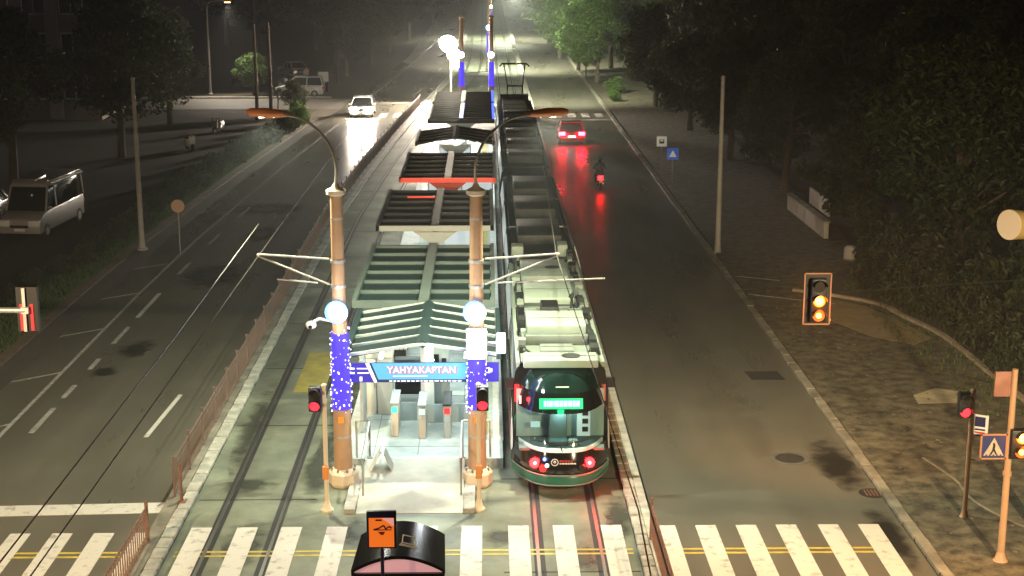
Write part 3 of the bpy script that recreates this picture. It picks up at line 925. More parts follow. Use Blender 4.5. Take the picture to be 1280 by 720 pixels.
# ------------------------------------------------------------------ lamp poles in the reserve
def catenary_pole(x, D, side, label, detail=True, lamp_power=0, ball=True, lamp_cone=142, lamp_aim=(0, 0)):
    t = thing('lamp_pole', label, 'lamp pole', (x, D, 0), 0, 'lamp poles of the tram line')
    MB().lathe([(.36, 0), (.40, .08), (.40, .35), (.33, .44), (.24, .48)], n=8).build('base', CREAM, t, smooth=False)
    if detail:
        for zz in (1.35, 7.1):
            MB().lathe([(.252 - .0125 * zz, zz - .03), (.252 - .0125 * zz, zz + .03)], n=20).build('band', GALV, t)
        nb_ = MB()
        for q in range(8):
            a_ = 2 * PI * (q + .5) / 8; nb_.lathe([(.03, .44), (.03, .50), (.012, .52)], (.31 * math.cos(a_), .31 * math.sin(a_), -.02), 6)
        nb_.build('anchor_bolt', STEEL, t, kind='stuff')
    MB().lathe([(.245, .4), (.215, 3.2), (.175, 5.2), (.155, 7.7)], n=20).build('shaft', POLEM, t)
    MB().lathe([(.17, 7.68), (.25, 7.72), (.25, 7.82), (.10, 7.90), (.05, 8.0)], n=16).build('cap', CREAM, t)
    AY = 1.3
    pts = smooth_pts([(0, 0, 7.95), (0.0, .05, 8.5), (side * .25, .3, 9.05), (side * .8, .75, 9.48), (side * 1.4, 1.2, 9.57)], 5)
    MB().tube(pts, .035, 8).build('arm', GALV, t)
    hd = MB()
    prof = [(1.25, .04, .05), (1.45, .16, .09), (1.85, .20, .13), (2.25, .17, .11), (2.38, .05, .05)]
    n = 12; vs_ = []
    for px, ry, rz_ in prof:
        for k in range(n):
            a = 2 * PI * k / n
            vs_.append((side * px, AY + ry * math.cos(a), 9.57 + rz_ * math.sin(a) + .06 * (px - 1.25)))
    fs_ = [(i * n + k, i * n + (k + 1) % n, (i + 1) * n + (k + 1) % n, (i + 1) * n + k) for i in range(4) for k in range(n)]
    hd.add(vs_, fs_ + [tuple(range(n)), tuple(range(4 * n, 5 * n))])
    lh = hd.build('lamp_head', ORANGE, t)
    MB().box((side * 1.85, AY, 9.505), (.4, .16, .02)).build('lens', LAMPGL, lh, smooth=False)
    if lamp_power:
        spot('lamp_light', (side * 1.85, AY, 9.40), (side * 1.85 + lamp_aim[0], AY + lamp_aim[1], 0), lamp_power, (.96, 1.0, .72), lamp_cone, .35 if detail else .85, .12, t)
    # light wrap
    MB().lathe([(.248, 2.1), (.225, 4.12)], n=20).build('light_wrap', LEDV, t)
    bl = MB(); rnd = random.Random(int(x * 10))
    for k in range(170 if detail else 40):
        a = rnd.uniform(0, 2 * PI); z = rnd.uniform(2.0, 4.25); s = rnd.choice((.012, .016, .022, .03))
        rr = .285 - .012 * z + rnd.uniform(0, .03)
        bl.box((rr * math.cos(a), rr * math.sin(a), z), (s, s, s * 1.3))
    bl.build('led_bulb', LEDB if detail else LEDBL, t, kind='stuff', smooth=False)
    if ball:
        fl = MB().ball((0, -.36, 4.72), .24, 18, 12, (1, .6, 1)).build('floodlight', FLOODW, t)
        MB().tube([(-.05, -.30, 4.72), (-.05, -.22, 4.72)], .29, 20).build('rim', FLOODB, fl)  # blue glowing disc stands in for the floodlight's halo
        MB().box((0, -.2, 4.55), (.1, .2, .06)).build('bracket', BLACKM, fl)
    if detail:
        for zz in (6.0, 5.35):
            MB().lathe([(.195, zz - .04), (.195, zz + .04)], n=16).build('clamp', GALV, t)
        MB().tube([(side * .22, 0, 6.05), (side * 2.1, .6, 6.05)], .028, 8).build('bracket_arm', DPOLE, t)
        MB().tube([(side * .22, 0, 5.38), (side * 2.1, .6, 6.0)], .026, 8).build('bracket_stay', DPOLE, t)
        MB().ball((side * 2.1, .6, 6.03), .05, 8, 6).build('insulator', CREAM, t)
        MB().tube([(side * .55, .2, 5.38), (side * (1.6 if side < 0 else 3.3), .35, 5.45)], .022, 8).build('registration_arm', DPOLE, t)
        MB().box((0.0, -.27, 1.85), (.14, .03, .16)).build('orange_plate', em('orange_mark', (1, .3, .02), .5, (.6, .2, .02)), t)
    return t
pl = catenary_pole(-3.78, 37.1, -1, 'left cream lamp pole with violet lights and camera before the platform', lamp_power=4200)
pr = catenary_pole(-.27, 37.04, 1, 'right cream lamp pole with violet lights beside the tram', lamp_power=5600, lamp_aim=(2.5, 4))
# extra floods on the right pole
fl = MB().box((.0, -.36, 3.92), (.50, .14, .78)).build('floodlight', FLOODW, pr, bevel=.04)
MB().box((0, -.27, 3.92), (.52, .05, .8)).build('housing', BLACKM, fl)
fl = MB().box((.62, -.1, 3.86), (.22, .12, .52)).build('floodlight', FLOODW, pr, bevel=.03)
MB().tube([(.2, 0, 3.86), (.6, -.05, 3.86)], .025, 8).build('bracket', GALV, fl)
point('flood_light', (0, -1.5, 4.2), 260, (.9, .97, 1.0), .25, pr)
point('flood_light', (0, -1.3, 4.7), 130, (.9, .97, 1.0), .2, pl)
# camera on the left pole
t = thing('security_camera', 'white security camera on a bracket on the left lamp pole', 'camera', (-3.78, 37.1, 4.38))
MB().tube([(-.24, 0, .05), (-.5, -.05, .12), (-.66, -.08, .06)], .035, 8).build('bracket', WHITEP, t)
MB().ball((-.72, -.1, -.03), .13, 12, 8, (1.1, 1.2, .85)).build('housing', WHITEP, t); MB().disc((-.72, -.25, -.05), .05, (0, -1, -.2), 12).build('lens', BLACKG, t)
# far poles, blue lit
catenary_pole(-2.04, 124.4, -1, 'far blue lit pole left of the tracks beyond the platform', False, 0)
fpr = catenary_pole(.42, 124.35, 1, 'far blue lit pole right of the tracks beyond the platform', False, 36000, lamp_cone=130, lamp_aim=(5, 18))
catenary_pole(.3, 163.4, 1, 'second farther blue lit pole on the tracks', False, 36000, lamp_cone=148, lamp_aim=(3, 5))
catenary_pole(.68, 215, 1, 'farthest blue lit pole at the top of the tracks', False, 30000, lamp_cone=150)
for (x, D, z) in ((-2.04, 124.4, 4.2), (.42, 124.35, 4.75), (.3, 163.4, 4.75), (.68, 215.0, 4.7)):
    pass
# bright floodlight at the far left pole, lens discs shaped to its bloom
t = thing('glare_floodlight', 'blinding warm white floodlight on a mast left of the far blue pole', 'floodlight', (-3.1, 131, 0))
MB().tube([(0, 0, 0), (0, 0, 5.6)], [.12, .08], 10).build('mast', DPOLE, t)
MB().box((0, 0, 5.4), (1.6, .12, .12)).build('crossbar', DPOLE, t)
gv = Vector((-.20, -.90, -.36)).normalized()
for sx, sz, rr in ((-.15, 5.15, .78), (.30, 4.25, .58), (.62, 3.5, .38)):
    c_ = Vector((sx, -.2, sz))
    h = MB().tube([c_ - gv * .34, c_ - gv * .1, c_], [rr * .45, rr, rr * 1.05], 24).build('lamp_head', BLACKM, t)
    MB().disc(c_ + gv * .02, rr, gv, 28, .03).build('lens', em('glare_white', (1.0, .86, .68), 1200), h)
    MB().tube([(0, 0, sz - .3), tuple(c_ - gv * .3)], .05, 6).build('bracket', DPOLE, h)
spot('glare_light', (0, -.5, 5.4), (-1.5, -30, 0), 5000, (1.0, .86, .68), 150, .6, .5, t)

# overhead wires
def wire(pts, label, r=.012):
    b = MB().tube(pts, r, 5)
    o = b.build('overhead_wire', mat('wire', (.09, .08, .07), .5, metal=.5), None)
    tag(o, label, 'wire', 'overhead wires')
lw = [(-5.9 + cm(D), D, 6.0 - .06 * math.sin(PI * ((D - 38) % 40) / 40)) for D in [8] + Ds(18, 230, 8)]
wire(lw, 'lower contact wire above the left track')
wire([(-5.92, 38.2, 6.75), (-5.9, 27, 6.62), (-5.9, 14, 6.6), (-5.9, 4, 6.8)], 'upper carrier wire above the left track near the camera')
wire([(1.95 + (.2 if i % 2 else -.15), D, 6.0) for i, D in enumerate([8, 20, 38, 60, 85, 110, 140, 170, 210])], 'contact wire above the tram roof')
wire([(2.3, 38.3, 6.1), (2.15, 24, 6.6), (2.1, 8, 6.7)], 'upper carrier wire above the right track near the camera')

# ------------------------------------------------------------------ trams
def clear_glass(name, tint, mixf):
    m = bpy.data.materials.new(name); m.use_nodes = True
    nt = m.node_tree
    for n_ in list(nt.nodes):
        if n_.type != 'OUTPUT_MATERIAL': nt.nodes.remove(n_)
    tb = nt.nodes.new('ShaderNodeBsdfTransparent'); tb.inputs[0].default_value = (*tint, 1)
    gb = nt.nodes.new('ShaderNodeBsdfGlossy'); gb.inputs['Roughness'].default_value = .04; gb.inputs[0].default_value = (.9, .95, .95, 1)
    mx = nt.nodes.new('ShaderNodeMixShader'); mx.inputs[0].default_value = mixf
    nt.links.new(tb.outputs[0], mx.inputs[1]); nt.links.new(gb.outputs[0], mx.inputs[2])
    nt.links.new(mx.outputs[0], nt.nodes['Material Output'].inputs[0])
    return m
SCREENG = clear_glass('windscreen_glass', (.72, .82, .80), .08)
TX = 1.91
def tram(D0, L, label, rear):
    t = thing('tram', label, 'tram', (TX, D0, 0))
    hwid = 1.28
    # car modules with side walls, windows, doors
    nmod = 5; ml = (L - 1.8) / nmod
    prof = lambda s: [(s * (hwid - .06), .30), (s * hwid, .45), (s * hwid, 1.15), (s * (hwid - .01), 2.35), (s * (hwid - .10), 2.95), (s * (hwid - .26), 3.18)]
    for i in range(nmod):
        y0 = 1.5 + i * ml; y1 = y0 + ml - .35
        b = MB()
        poly = prof(-1) + prof(1)[::-1]
        b.prism_y(poly, y0, y1)
        body = b.build('car_module', BLACKG if i % 2 == 0 else WHITEP, t, smooth=True)
        nwin = 3
        for s in (-1, 1):
            for k in range(nwin):
                a = y0 + .3 + k * (y1 - y0 - .6) / nwin; c = a + (y1 - y0 - .6) / nwin - .15
                MB().box((s * (hwid + .004), (a + c) / 2, 1.85), (.03, c - a, .95)).build('window', GLASS, body, smooth=False)
            MB().box((s * (hwid + .003), (y0 + y1) / 2, .8), (.024, y1 - y0 - .2, .16)).build('stripe', GREENB if i % 2 else REDP, body, smooth=False)
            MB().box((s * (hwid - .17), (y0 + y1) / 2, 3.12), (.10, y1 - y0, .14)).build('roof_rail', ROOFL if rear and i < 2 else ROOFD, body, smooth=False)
        MB().box((0, (y0 + y1) / 2, 3.19), (2 * hwid - .5, y1 - y0 - .02, .05)).build('roof', ROOFG if rear and i < 2 else ROOFD, body, smooth=False)  # modules beyond the lamp's reach get their shade as dark colour
        if i < nmod - 1:
            bel = MB()
            for k in range(4):
                w = hwid - .10 - (.05 if k % 2 else 0)
                bel.box((0, y1 + .05 + k * .085, 1.75), (2 * w, .08, 2.7))
            bel.build('bellows', RUBBER, t, smooth=False)
    return t
def grid_face(rows, depth, cols=14, side_pow=3.0, frac=(-1, 1)):
    """curved end face of a tram: rows of (height, y at centre, half width)"""
    b = MB(); vs_ = []
    for h, yc, hw_ in rows:
        for k in range(cols + 1):
            u = frac[0] + (frac[1] - frac[0]) * k / cols
            vs_.append((u * hw_, yc + depth * abs(u) ** side_pow, h))
    fs_ = []
    for i in range(len(rows) - 1):
        for k in range(cols):
            a = i * (cols + 1) + k
            fs_.append((a, a + 1, a + cols + 2, a + cols + 1))
    b.add(vs_, fs_)
    return b
tr = tram(36.0, 33.5, 'black and green tram with lit green display standing at the platform', True)
dp = 1.25
mask = grid_face([(.62, -.02, 1.27), (.75, -.02, 1.28), (1.0, .05, 1.285), (1.18, .12, 1.285)], dp).build('tail_panel', BLACKG, tr)
grid_face([(.18, .22, 1.08), (.28, .02, 1.2), (.36, -.05, 1.24)], dp).build('skirt', BLACKM, tr)
bp_ = grid_face([(.36, -.09, 1.25), (.40, -.10, 1.26), (.56, -.09, 1.275), (.62, -.06, 1.28)], dp).build('bumper_band', GREENB, tr)
grid_face([(.345, -.10, 1.255), (.365, -.112, 1.262), (.385, -.10, 1.262)], dp).build('trim', ROOFG, bp_)
grid_face([(.60, -.085, 1.282), (.62, -.095, 1.285), (.64, -.07, 1.285)], dp).build('trim', ROOFG, bp_)
sill = grid_face([(1.18, .10, 1.1), (1.20, .04, 1.1), (1.26, .08, 1.1), (1.28, .16, 1.1)], dp * .75).build('sill', CANOPW, tr)
ws = grid_face([(1.18, .14, 1.28), (1.28, .17, 1.28), (1.6, .30, 1.275), (2.08, .52, 1.26)], dp).build('windscreen', SCREENG, tr)
grid_face([(2.08, .52, 1.26), (2.16, .56, 1.26), (2.56, .74, 1.23)], dp).build('display_panel', BLACKG, tr)
grid_face([(2.56, .74, 1.23), (2.8, .88, 1.19), (3.0, 1.08, 1.12), (3.15, 1.35, 1.03), (3.24, 1.7, .95)], dp).build('hood', DARKG, tr)
# white sweeping cheeks at both sides of the tail
for s in (-1, 1):
    b = MB(); vs_ = []
    prof = [(.9, .98, .985, 1.0), (1.0, .90, .96, 1.0), (1.2, .84, .955, 1.0), (1.7, .86, .975, 1.0), (2.1, .91, .985, 1.0), (2.5, .95, .99, 1.0)]
    rows = {.9: (.02, 1.283), 1.0: (.05, 1.285), 1.2: (.13, 1.285), 1.7: (.345, 1.272), 2.1: (.53, 1.258), 2.5: (.71, 1.235)}
    for h, u0, u1, u2 in prof:
        yc, hw_ = rows[h]
        for u in (u1, (u1 + u2) / 2, u2):
            vs_.append((s * (u * hw_ + .018), yc + dp * u ** 3 - .02, h))
    fs_ = [(i * 3 + k, i * 3 + k + 1, i * 3 + k + 4, i * 3 + k + 3) for i in range(5) for k in range(2)]
    b.add(vs_, fs_); b.build('cheek_panel', WHITEP, tr)
    u = .93; yy = .74 + dp * u ** 3
    MB().box((s * 1.16, .60 + dp * .93 ** 3 - .07, 2.36), (.10, .16, .46), rz=s * -.9).build('marker_lamp', TAILR2 if s < 0 else PINKL, tr, label='lit red marker' if s < 0 else 'unlit pink marker')
    if s < 0:
        MB().box((s * 1.06, .40 + dp * .8 ** 3 - .02, 2.32), (.05, .05, .2)).build('lamp_core', CORE, tr)
    # tail lamp clusters
    u = .57; tl = MB().disc((s * .70, -.02 + dp * u ** 3 - .05, .90), .13, (s * -.2, -1, .05), 18, .05).build('tail_lamp', TAILR, tr)
    MB().disc((s * .70, -.02 + dp * u ** 3 - .08, .90), .045, (s * -.2, -1, .05), 12, .02).build('bulb', CORE, tl)
    MB().disc((s * .50, .0, .80), .085, (0, -1, .05), 14, .04).build('lamp', SIGDIM if s > 0 else TAILR2, tr)
    MB().box((s * 1.33, 1.55, 2.62), (.22, .10, .26)).build('mirror', BLACKM, tr)
MB().disc((-.46, .02, 1.04), .045, (0, -1, .1), 10, .03).build('blue_lamp', em('tram_blue', (.1, .2, 1), 9), tr)
MB().disc((-.40, -.01, .88), .05, (0, -1, .1), 10, .03).build('white_lamp', em('tram_white', (1, .9, .9), 5), tr)
# display with letter-like segments
led = MB().box((-.02, .585, 2.34), (1.12, .03, .27), rx=-.42).build('led_board', LEDGR, tr, smooth=False)
seg = MB(); x = -.46; rnd = random.Random(2)
for w in (.05, .05, .08, .03, .09, .08, .09, .09, .07, .08):
    seg.box((x + w / 2, .562, 2.345), (w * 1.15, .02, .15), rx=-.42); x += w * 1.15 + .012
seg.build('led_text', LEDGRW, led, kind='stuff', smooth=False)
em_ = MB(); em_.box((.02, .80, 2.72), (.34, .02, .03), rx=-.6); em_.build('maker_mark', CANOPW, tr)
# emblem with ring and two short lines of print
lg = MB()
for k in range(16):
    a = 2 * PI * k / 16; lg.box((-.20 + .085 * math.cos(a), -.03, .97 + .085 * math.sin(a)), (.035, .015, .02), ry=-a + PI / 2)
lg.box((-.20, -.03, .97), (.07, .015, .03)); lg.box((-.20, -.03, .985), (.025, .015, .08))
lg.build('emblem', SWHITE, tr, smooth=False)
pr_ = MB(); x = -.08
for w in (.06, .05, .07, .06, .05): pr_.box((x + w / 2, -.028, 1.0), (w, .012, .045)); x += w + .012
pr_.build('print_line', REDP, tr, kind='stuff', smooth=False)
pr_ = MB(); x = -.08
for w in (.05, .07, .06, .04, .08, .06): pr_.box((x + w / 2, -.026, .935), (w, .012, .035)); x += w + .012
pr_.build('print_line', SWHITE, tr, kind='stuff', smooth=False)
# driver's cab behind the glass: back wall, seat, control panels, ceiling light
cab = MB().box((0, 1.44, 1.85), (2.3, .06, 1.3)).build('cab_wall', mat('cab_wall', (.36, .46, .45), .6), tr, smooth=False)
MB().box((0, .95, 1.16), (2.2, 1.0, .06)).build('dashboard', mat('cab_dash', (.12, .15, .15), .6), cab, smooth=False)
st = MB().box((-.08, .98, 1.60), (.46, .12, .74), rx=-.15).build('driver_seat', mat('seat_grey', (.10, .15, .16), .7), tr, bevel=.04)
MB().box((-.08, 1.04, 2.06), (.30, .09, .18), rx=-.15).build('headrest', mat('seat_grey', (.10, .15, .16), .7), st, bevel=.03)
MB().box((-.08, .80, 1.26), (.5, .42, .12)).build('cushion', mat('seat_grey', (.10, .15, .16), .7), st, bevel=.03)
pnl = MB().box((.60, 1.15, 1.72), (.34, .08, .86)).build('control_panel', em('cab_panel', (.55, .75, .72), .5, (.5, .55, .55)), tr, smooth=False)
for k in range(3): MB().box((.64, 1.10, 1.48 + .22 * k), (.15, .03, .13)).build('switch', BLACKM, pnl, smooth=False)
MB().box((-.66, 1.1, 1.62), (.24, .06, .14)).build('side_screen', em('cab_panel2', (.5, .75, .72), .7, (.4, .5, .5)), tr, smooth=False)
MB().box((-.42, 1.30, 1.98), (.30, .06, .26)).build('side_screen', em('cab_panel2', (.5, .75, .72), .7, (.4, .5, .5)), tr, smooth=False)
MB().box((.3, .7, 1.26), (.24, .16, .16)).build('desk_box', GREYM, tr, bevel=.02)
point('cab_light', (0, .85, 2.12), 34, (.62, 1.0, .93), .12, tr)
point('led_light', (-.02, .25, 2.36), 12, (.02, 1.0, .3), .12, tr)
point('marker_light', (-1.10, 1.10, 2.34), 10, (1.0, .02, .02), .06, tr)
point('tail_light', (.90, -.12, .80), 26, (1.0, .02, .02), .06, tr)
point('tail_light', (-.74, -.10, .84), 7, (1.0, .02, .02), .06, tr)
wp = MB().tube([(0, .06, 1.20), (-.05, .14, 1.36)], .018, 6).tube([(-.72, .42, 1.42), (0, .14, 1.36), (.72, .42, 1.44)], .014, 6).build('wiper', BLACKM, tr)
# roof equipment of the near tram (y measured from the tail)
def roof_box(tm, x, y, w, l, h, m, z=3.2, nm='roof_unit', fan=False, trim=True):
    o = MB().box((x, y, z + h / 2), (w, l, h)).build(nm, m, tm, bevel=.04)
    if trim:
        MB().box((x, y, z + h + .004), (w * .94, .02, .008)).build('seam', ROOFD, o, smooth=False)
    if fan:
        MB().lathe([(.24, z + h), (.24, z + h + .02), (.18, z + h + .03)], (x + .28, y, 0), 18).build('vent', ROOFD, o)
    return o
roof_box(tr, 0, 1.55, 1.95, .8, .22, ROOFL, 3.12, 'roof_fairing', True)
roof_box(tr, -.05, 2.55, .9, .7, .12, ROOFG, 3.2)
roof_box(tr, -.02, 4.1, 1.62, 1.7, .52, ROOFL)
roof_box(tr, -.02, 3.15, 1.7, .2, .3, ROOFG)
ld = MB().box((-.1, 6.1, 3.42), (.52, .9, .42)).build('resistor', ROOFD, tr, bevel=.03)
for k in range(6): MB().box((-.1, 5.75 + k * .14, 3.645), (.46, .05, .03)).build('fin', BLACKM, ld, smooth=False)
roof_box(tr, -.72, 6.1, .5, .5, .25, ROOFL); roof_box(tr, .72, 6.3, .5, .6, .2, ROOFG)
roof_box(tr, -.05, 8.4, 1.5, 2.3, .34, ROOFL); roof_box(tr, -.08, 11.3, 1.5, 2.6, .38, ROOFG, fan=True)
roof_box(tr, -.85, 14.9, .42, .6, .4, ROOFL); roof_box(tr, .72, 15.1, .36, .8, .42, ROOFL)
roof_box(tr, 0, 18.5, 1.6, 3.4, .36, ROOFD); roof_box(tr, 0, 23.6, 1.6, 3.2, .4, ROOFD); roof_box(tr, 0, 29, 1.5, 3.6, .36, ROOFD)  # units past the lamp pool, coloured dark for the shade there
# pipes, junction boxes and cable runs along both roof edges
for s in (-1, 1):
    MB().tube([(s * .93, 2.2, 3.32), (s * .93, 14.3, 3.32)], .035, 6).build('cable_duct', ROOFG, tr)
    MB().tube([(s * 1.0, 2.4, 3.28), (s * 1.0, 12.5, 3.28)], .025, 6).build('cable_duct', ROOFD, tr)
    rnd = random.Random(5 + s)
    y = 2.4
    while y < 15:
        w = rnd.uniform(.12, .26); l = rnd.uniform(.2, .6); h = rnd.uniform(.1, .3)
        MB().box((s * (.98 - rnd.uniform(0, .1)), y, 3.2 + h / 2), (w, l, h)).build('junction_box', rnd.choice((ROOFD, ROOFG, ROOFL, BLACKM)), tr, smooth=False)
        y += l + rnd.uniform(.1, .5)
for y in (5.4, 7.0, 7.25, 10.0):
    MB().tube([(-1.0, y, 3.36), (1.0, y + .05, 3.36)], .03, 6).build('cross_pipe', ROOFD, tr)
MB().tube([(.55, 6.5, 3.4), (.62, 6.9, 3.75), (.55, 7.4, 3.5)], .04, 6).build('hose', BLACKM, tr)
MB().tube([(.72, 6.5, 3.4), (.78, 6.9, 3.7), (.72, 7.4, 3.5)], .03, 6).build('hose', BLACKM, tr)

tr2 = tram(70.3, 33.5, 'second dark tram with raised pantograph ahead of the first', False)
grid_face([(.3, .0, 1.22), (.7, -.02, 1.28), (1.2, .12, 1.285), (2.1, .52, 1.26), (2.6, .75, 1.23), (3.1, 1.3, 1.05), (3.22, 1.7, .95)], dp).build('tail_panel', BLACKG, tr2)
for i, y in enumerate((4, 8.6, 13, 17.8, 22.4)):  # dark colour on these units stands for the shade up the line
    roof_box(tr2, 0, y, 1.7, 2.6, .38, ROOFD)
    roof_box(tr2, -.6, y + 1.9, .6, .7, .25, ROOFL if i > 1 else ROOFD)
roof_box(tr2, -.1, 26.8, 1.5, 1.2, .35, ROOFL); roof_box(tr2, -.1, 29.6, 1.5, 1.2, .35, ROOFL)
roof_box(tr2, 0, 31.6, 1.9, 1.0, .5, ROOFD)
pg = MB()
for s in (-1, 1):
    pg.tube([(s * .5, 30.6, 3.5), (s * .5, 29.2, 4.5), (s * .7, 31.2, 5.7)], .05, 6)
pg.tube([(-.5, 29.2, 4.5), (.5, 29.2, 4.5)], .05, 6)
pgo = pg.build('pantograph', BLACKM, tr2)
MB().tube([(-1.0, 31.2, 5.6), (-.85, 31.2, 5.78), (.85, 31.2, 5.78), (1.0, 31.2, 5.6)], .045, 6).build('collector_bar', BLACKM, pgo)
MB().tube([(-.95, 31.6, 5.66), (-.85, 31.6, 5.78), (.85, 31.6, 5.78), (.95, 31.6, 5.66)], .045, 6).build('collector_bar', BLACKM, pgo)

# ------------------------------------------------------------------ traffic signals and signs
def signal_head(par, c, w, h, n, lit, face=(0, -1), visor=True, board=False, mats=None, dim=SIGDIM):
    """signal case with n lenses facing -y (rz turns it)"""
    x, y, z = c
    case = MB().box(c, (w, .22, h)).build('signal_case', BLACKM, par, bevel=.02)
    if board:
        MB().box((x, y + .12, z), (w * 1.75, .02, h * 1.18)).build('backboard', BLACKM, case, smooth=False)
        bo = MB()
        W2, H2 = w * 1.75 / 2, h * 1.18 / 2
        bo.box((x - W2, y + .105, z), (.03, .02, 2 * H2)).box((x + W2, y + .105, z), (.03, .02, 2 * H2)).box((x, y + .105, z + H2), (2 * W2, .02, .03)).box((x, y + .105, z - H2), (2 * W2, .02, .03))
        bo.build('backboard_edge', mat('edge_rust', (.5, .2, .1), .5), case, smooth=False)
    for k in range(n):
        zz = z + h / 2 - h / n * (k + .5)
        m = mats[k] if mats and mats[k] else dim
        MB().disc((x, y - .115, zz), min(w * .40, h / n * .42), (0, -1, 0), 16, .03).build('lens', m, case)
        if m in (AMBER, AMBER2):
            MB().disc((x, y - .135, zz), min(w * .40, h / n * .42) * (.72 if m is AMBER else .45), (0, -1, 0), 14, .02).build('bulb', AMBERC, case)
        if visor:
            v = MB(); n_ = 10; r = min(w * .44, h / n * .47)
            pts = [(x + r * math.cos(PI * q / n_), zz + r * math.sin(PI * q / n_)) for q in range(n_ + 1)]
            vs_ = [(a, y - .11, b_) for a, b_ in pts] + [(a, y - .30, b_ + .02) for a, b_ in pts]
            v.add(vs_, [(q, q + 1, q + n_ + 2, q + n_ + 1) for q in range(n_)])
            v.build('visor', BLACKM, case)
    return case
def ped_post(x, D, h, label, side, zs, box=True, col=CREAM, lens_y=None):
    t = thing('pedestrian_signal', label, 'signal', (x, D, 0), 0, 'red pedestrian signals')
    MB().lathe([(.16, 0), (.16, .05), (.10, .12), (.06, .3)], n=12).build('foot', col, t)
    MB().tube([(0, 0, .1), (0, 0, h)], .058, 10).build('post', col, t)
    MB().lathe([(.07, h), (.07, h + .05), (.02, h + .09)], n=10).build('cap', col, t)
    c = signal_head(t, (side, -.02, zs), .30, .62, 2, 0, mats=[None, SIGR])
    if box:
        MB().box((0, -.09, 1.05), (.16, .12, .34)).build('button_box', mat('button_orange', (.7, .27, .08), .45), t, bevel=.02)
    return t
ped_post(-4.02, 35.2, 3.25, 'left red pedestrian signal on a post by the left lamp pole', -.22, 2.95)
ped_post(-.22, 35.2, 3.25, 'middle red pedestrian signal on a post before the right lamp pole', .10, 2.95)
t = ped_post(11.74, 34.34, 3.3, 'right red pedestrian signal on a thin post on the sidewalk', -.20, 2.98, box=False, col=POLEM)
sg = MB().box((.22, -.05, 2.42), (.36, .03, .62), rz=-.5).build('plate', SWHITE, t, smooth=False)
MB().box((.20, -.075, 2.56), (.24, .02, .24), rz=-.5).build('symbol', NAVY, sg, smooth=False)
for k in range(3): MB().box((.21, -.075, 2.36 - .075 * k), (.24, .02, .035), rz=-.5).build('symbol', SRED if k == 1 else NAVY, sg, smooth=False)
MB().tube([(0, -.05, 1.6), (.14, -.06, 1.58)], .02, 6).build('bracket', YEL, t)
# amber post with crossing sign
t = thing('amber_signal', 'flashing amber signal on a post with a blue crossing sign', 'signal', (11.73, 31.67, 0), 0, 'flashing amber signals')
MB().lathe([(.2, 0), (.2, .06), (.13, .14), (.085, .3)], n=12).build('foot', POLEM, t)
MB().tube([(0, 0, .1), (0, 0, 4.65)], [.085, .065], 12).build('post', POLEM, t)
MB().lathe([(.10, 2.15), (.10, 2.25)], n=12).build('collar', POLEM, t)
signal_head(t, (.20, -.12, 2.95), .46, .66, 2, 0, mats=[AMBER, AMBER2])
MB().box((-.28, -.05, 4.32), (.36, .06, .58)).build('side_plate', mat('plate_rust', (.30, .13, .09), .6, var=.2), t, bevel=.01)
point('amber_spill', (11.93, 31.67 - .40, 3.1), 30, (1, .26, .02), .08)
spot('amber_light', (.20 + 11.73, 31.67 - .5, 2.95), (.28 + 11.73 - .5, 31.67 - 2.4, 1.2), 260, (1, .38, .05), 150, .5, .12)
cs = thing('crossing_sign', 'blue pedestrian crossing sign with white triangle left of the amber signal', 'sign', (11.33, 31.55, 2.88))
MB().box((0, 0, 0), (.56, .03, .56)).build('plate', mat('sign_blue_shaded', (.02, .03, .13), .5), cs, smooth=False)  # blue darkened for shade, as the face turns from the street lamps
bo = MB()
for a, b_, c_ in ((0, .28, (.6, .04, .035)), (0, -.28, (.6, .04, .035)), (.285, 0, (.035, .04, .6)), (-.285, 0, (.035, .04, .6))): bo.box((a, 0, b_), c_)
bo.build('border', mat('border_rust', (.4, .2, .1), .5), cs, smooth=False)
def tri_sign(par, s, y):
    MB().add([(-.20 * s, y, -.18 * s), (.20 * s, y, -.18 * s), (0, y, .19 * s), (-.20 * s, y + .012, -.18 * s), (.20 * s, y + .012, -.18 * s), (0, y + .012, .19 * s)], [(0, 1, 2), (3, 5, 4), (0, 3, 4, 1), (1, 4, 5, 2), (2, 5, 3, 0)]).build('triangle', mat('sign_white_shaded', (.42, .36, .30), .6, var=.2, scale=9), par, smooth=False)  # white triangle painted in its shaded tone
    f = MB(); y -= .006
    f.ball((0, y, .06 * s), .025 * s, 8, 6, (1, .3, 1)); f.box((0, y, -.01 * s), (.045 * s, .008, .10 * s), ry=.15)
    f.box((-.03 * s, y, -.10 * s), (.03 * s, .008, .11 * s), ry=.45); f.box((.03 * s, y, -.10 * s), (.03 * s, .008, .11 * s), ry=-.45)
    for k in range(5): f.box(((-.14 + .07 * k) * s, y, -.163 * s), (.035 * s, .008, .02 * s))
    f.build('walking_figure', BLACKM, par, smooth=False)
tri_sign(cs, 1.15, -.03)
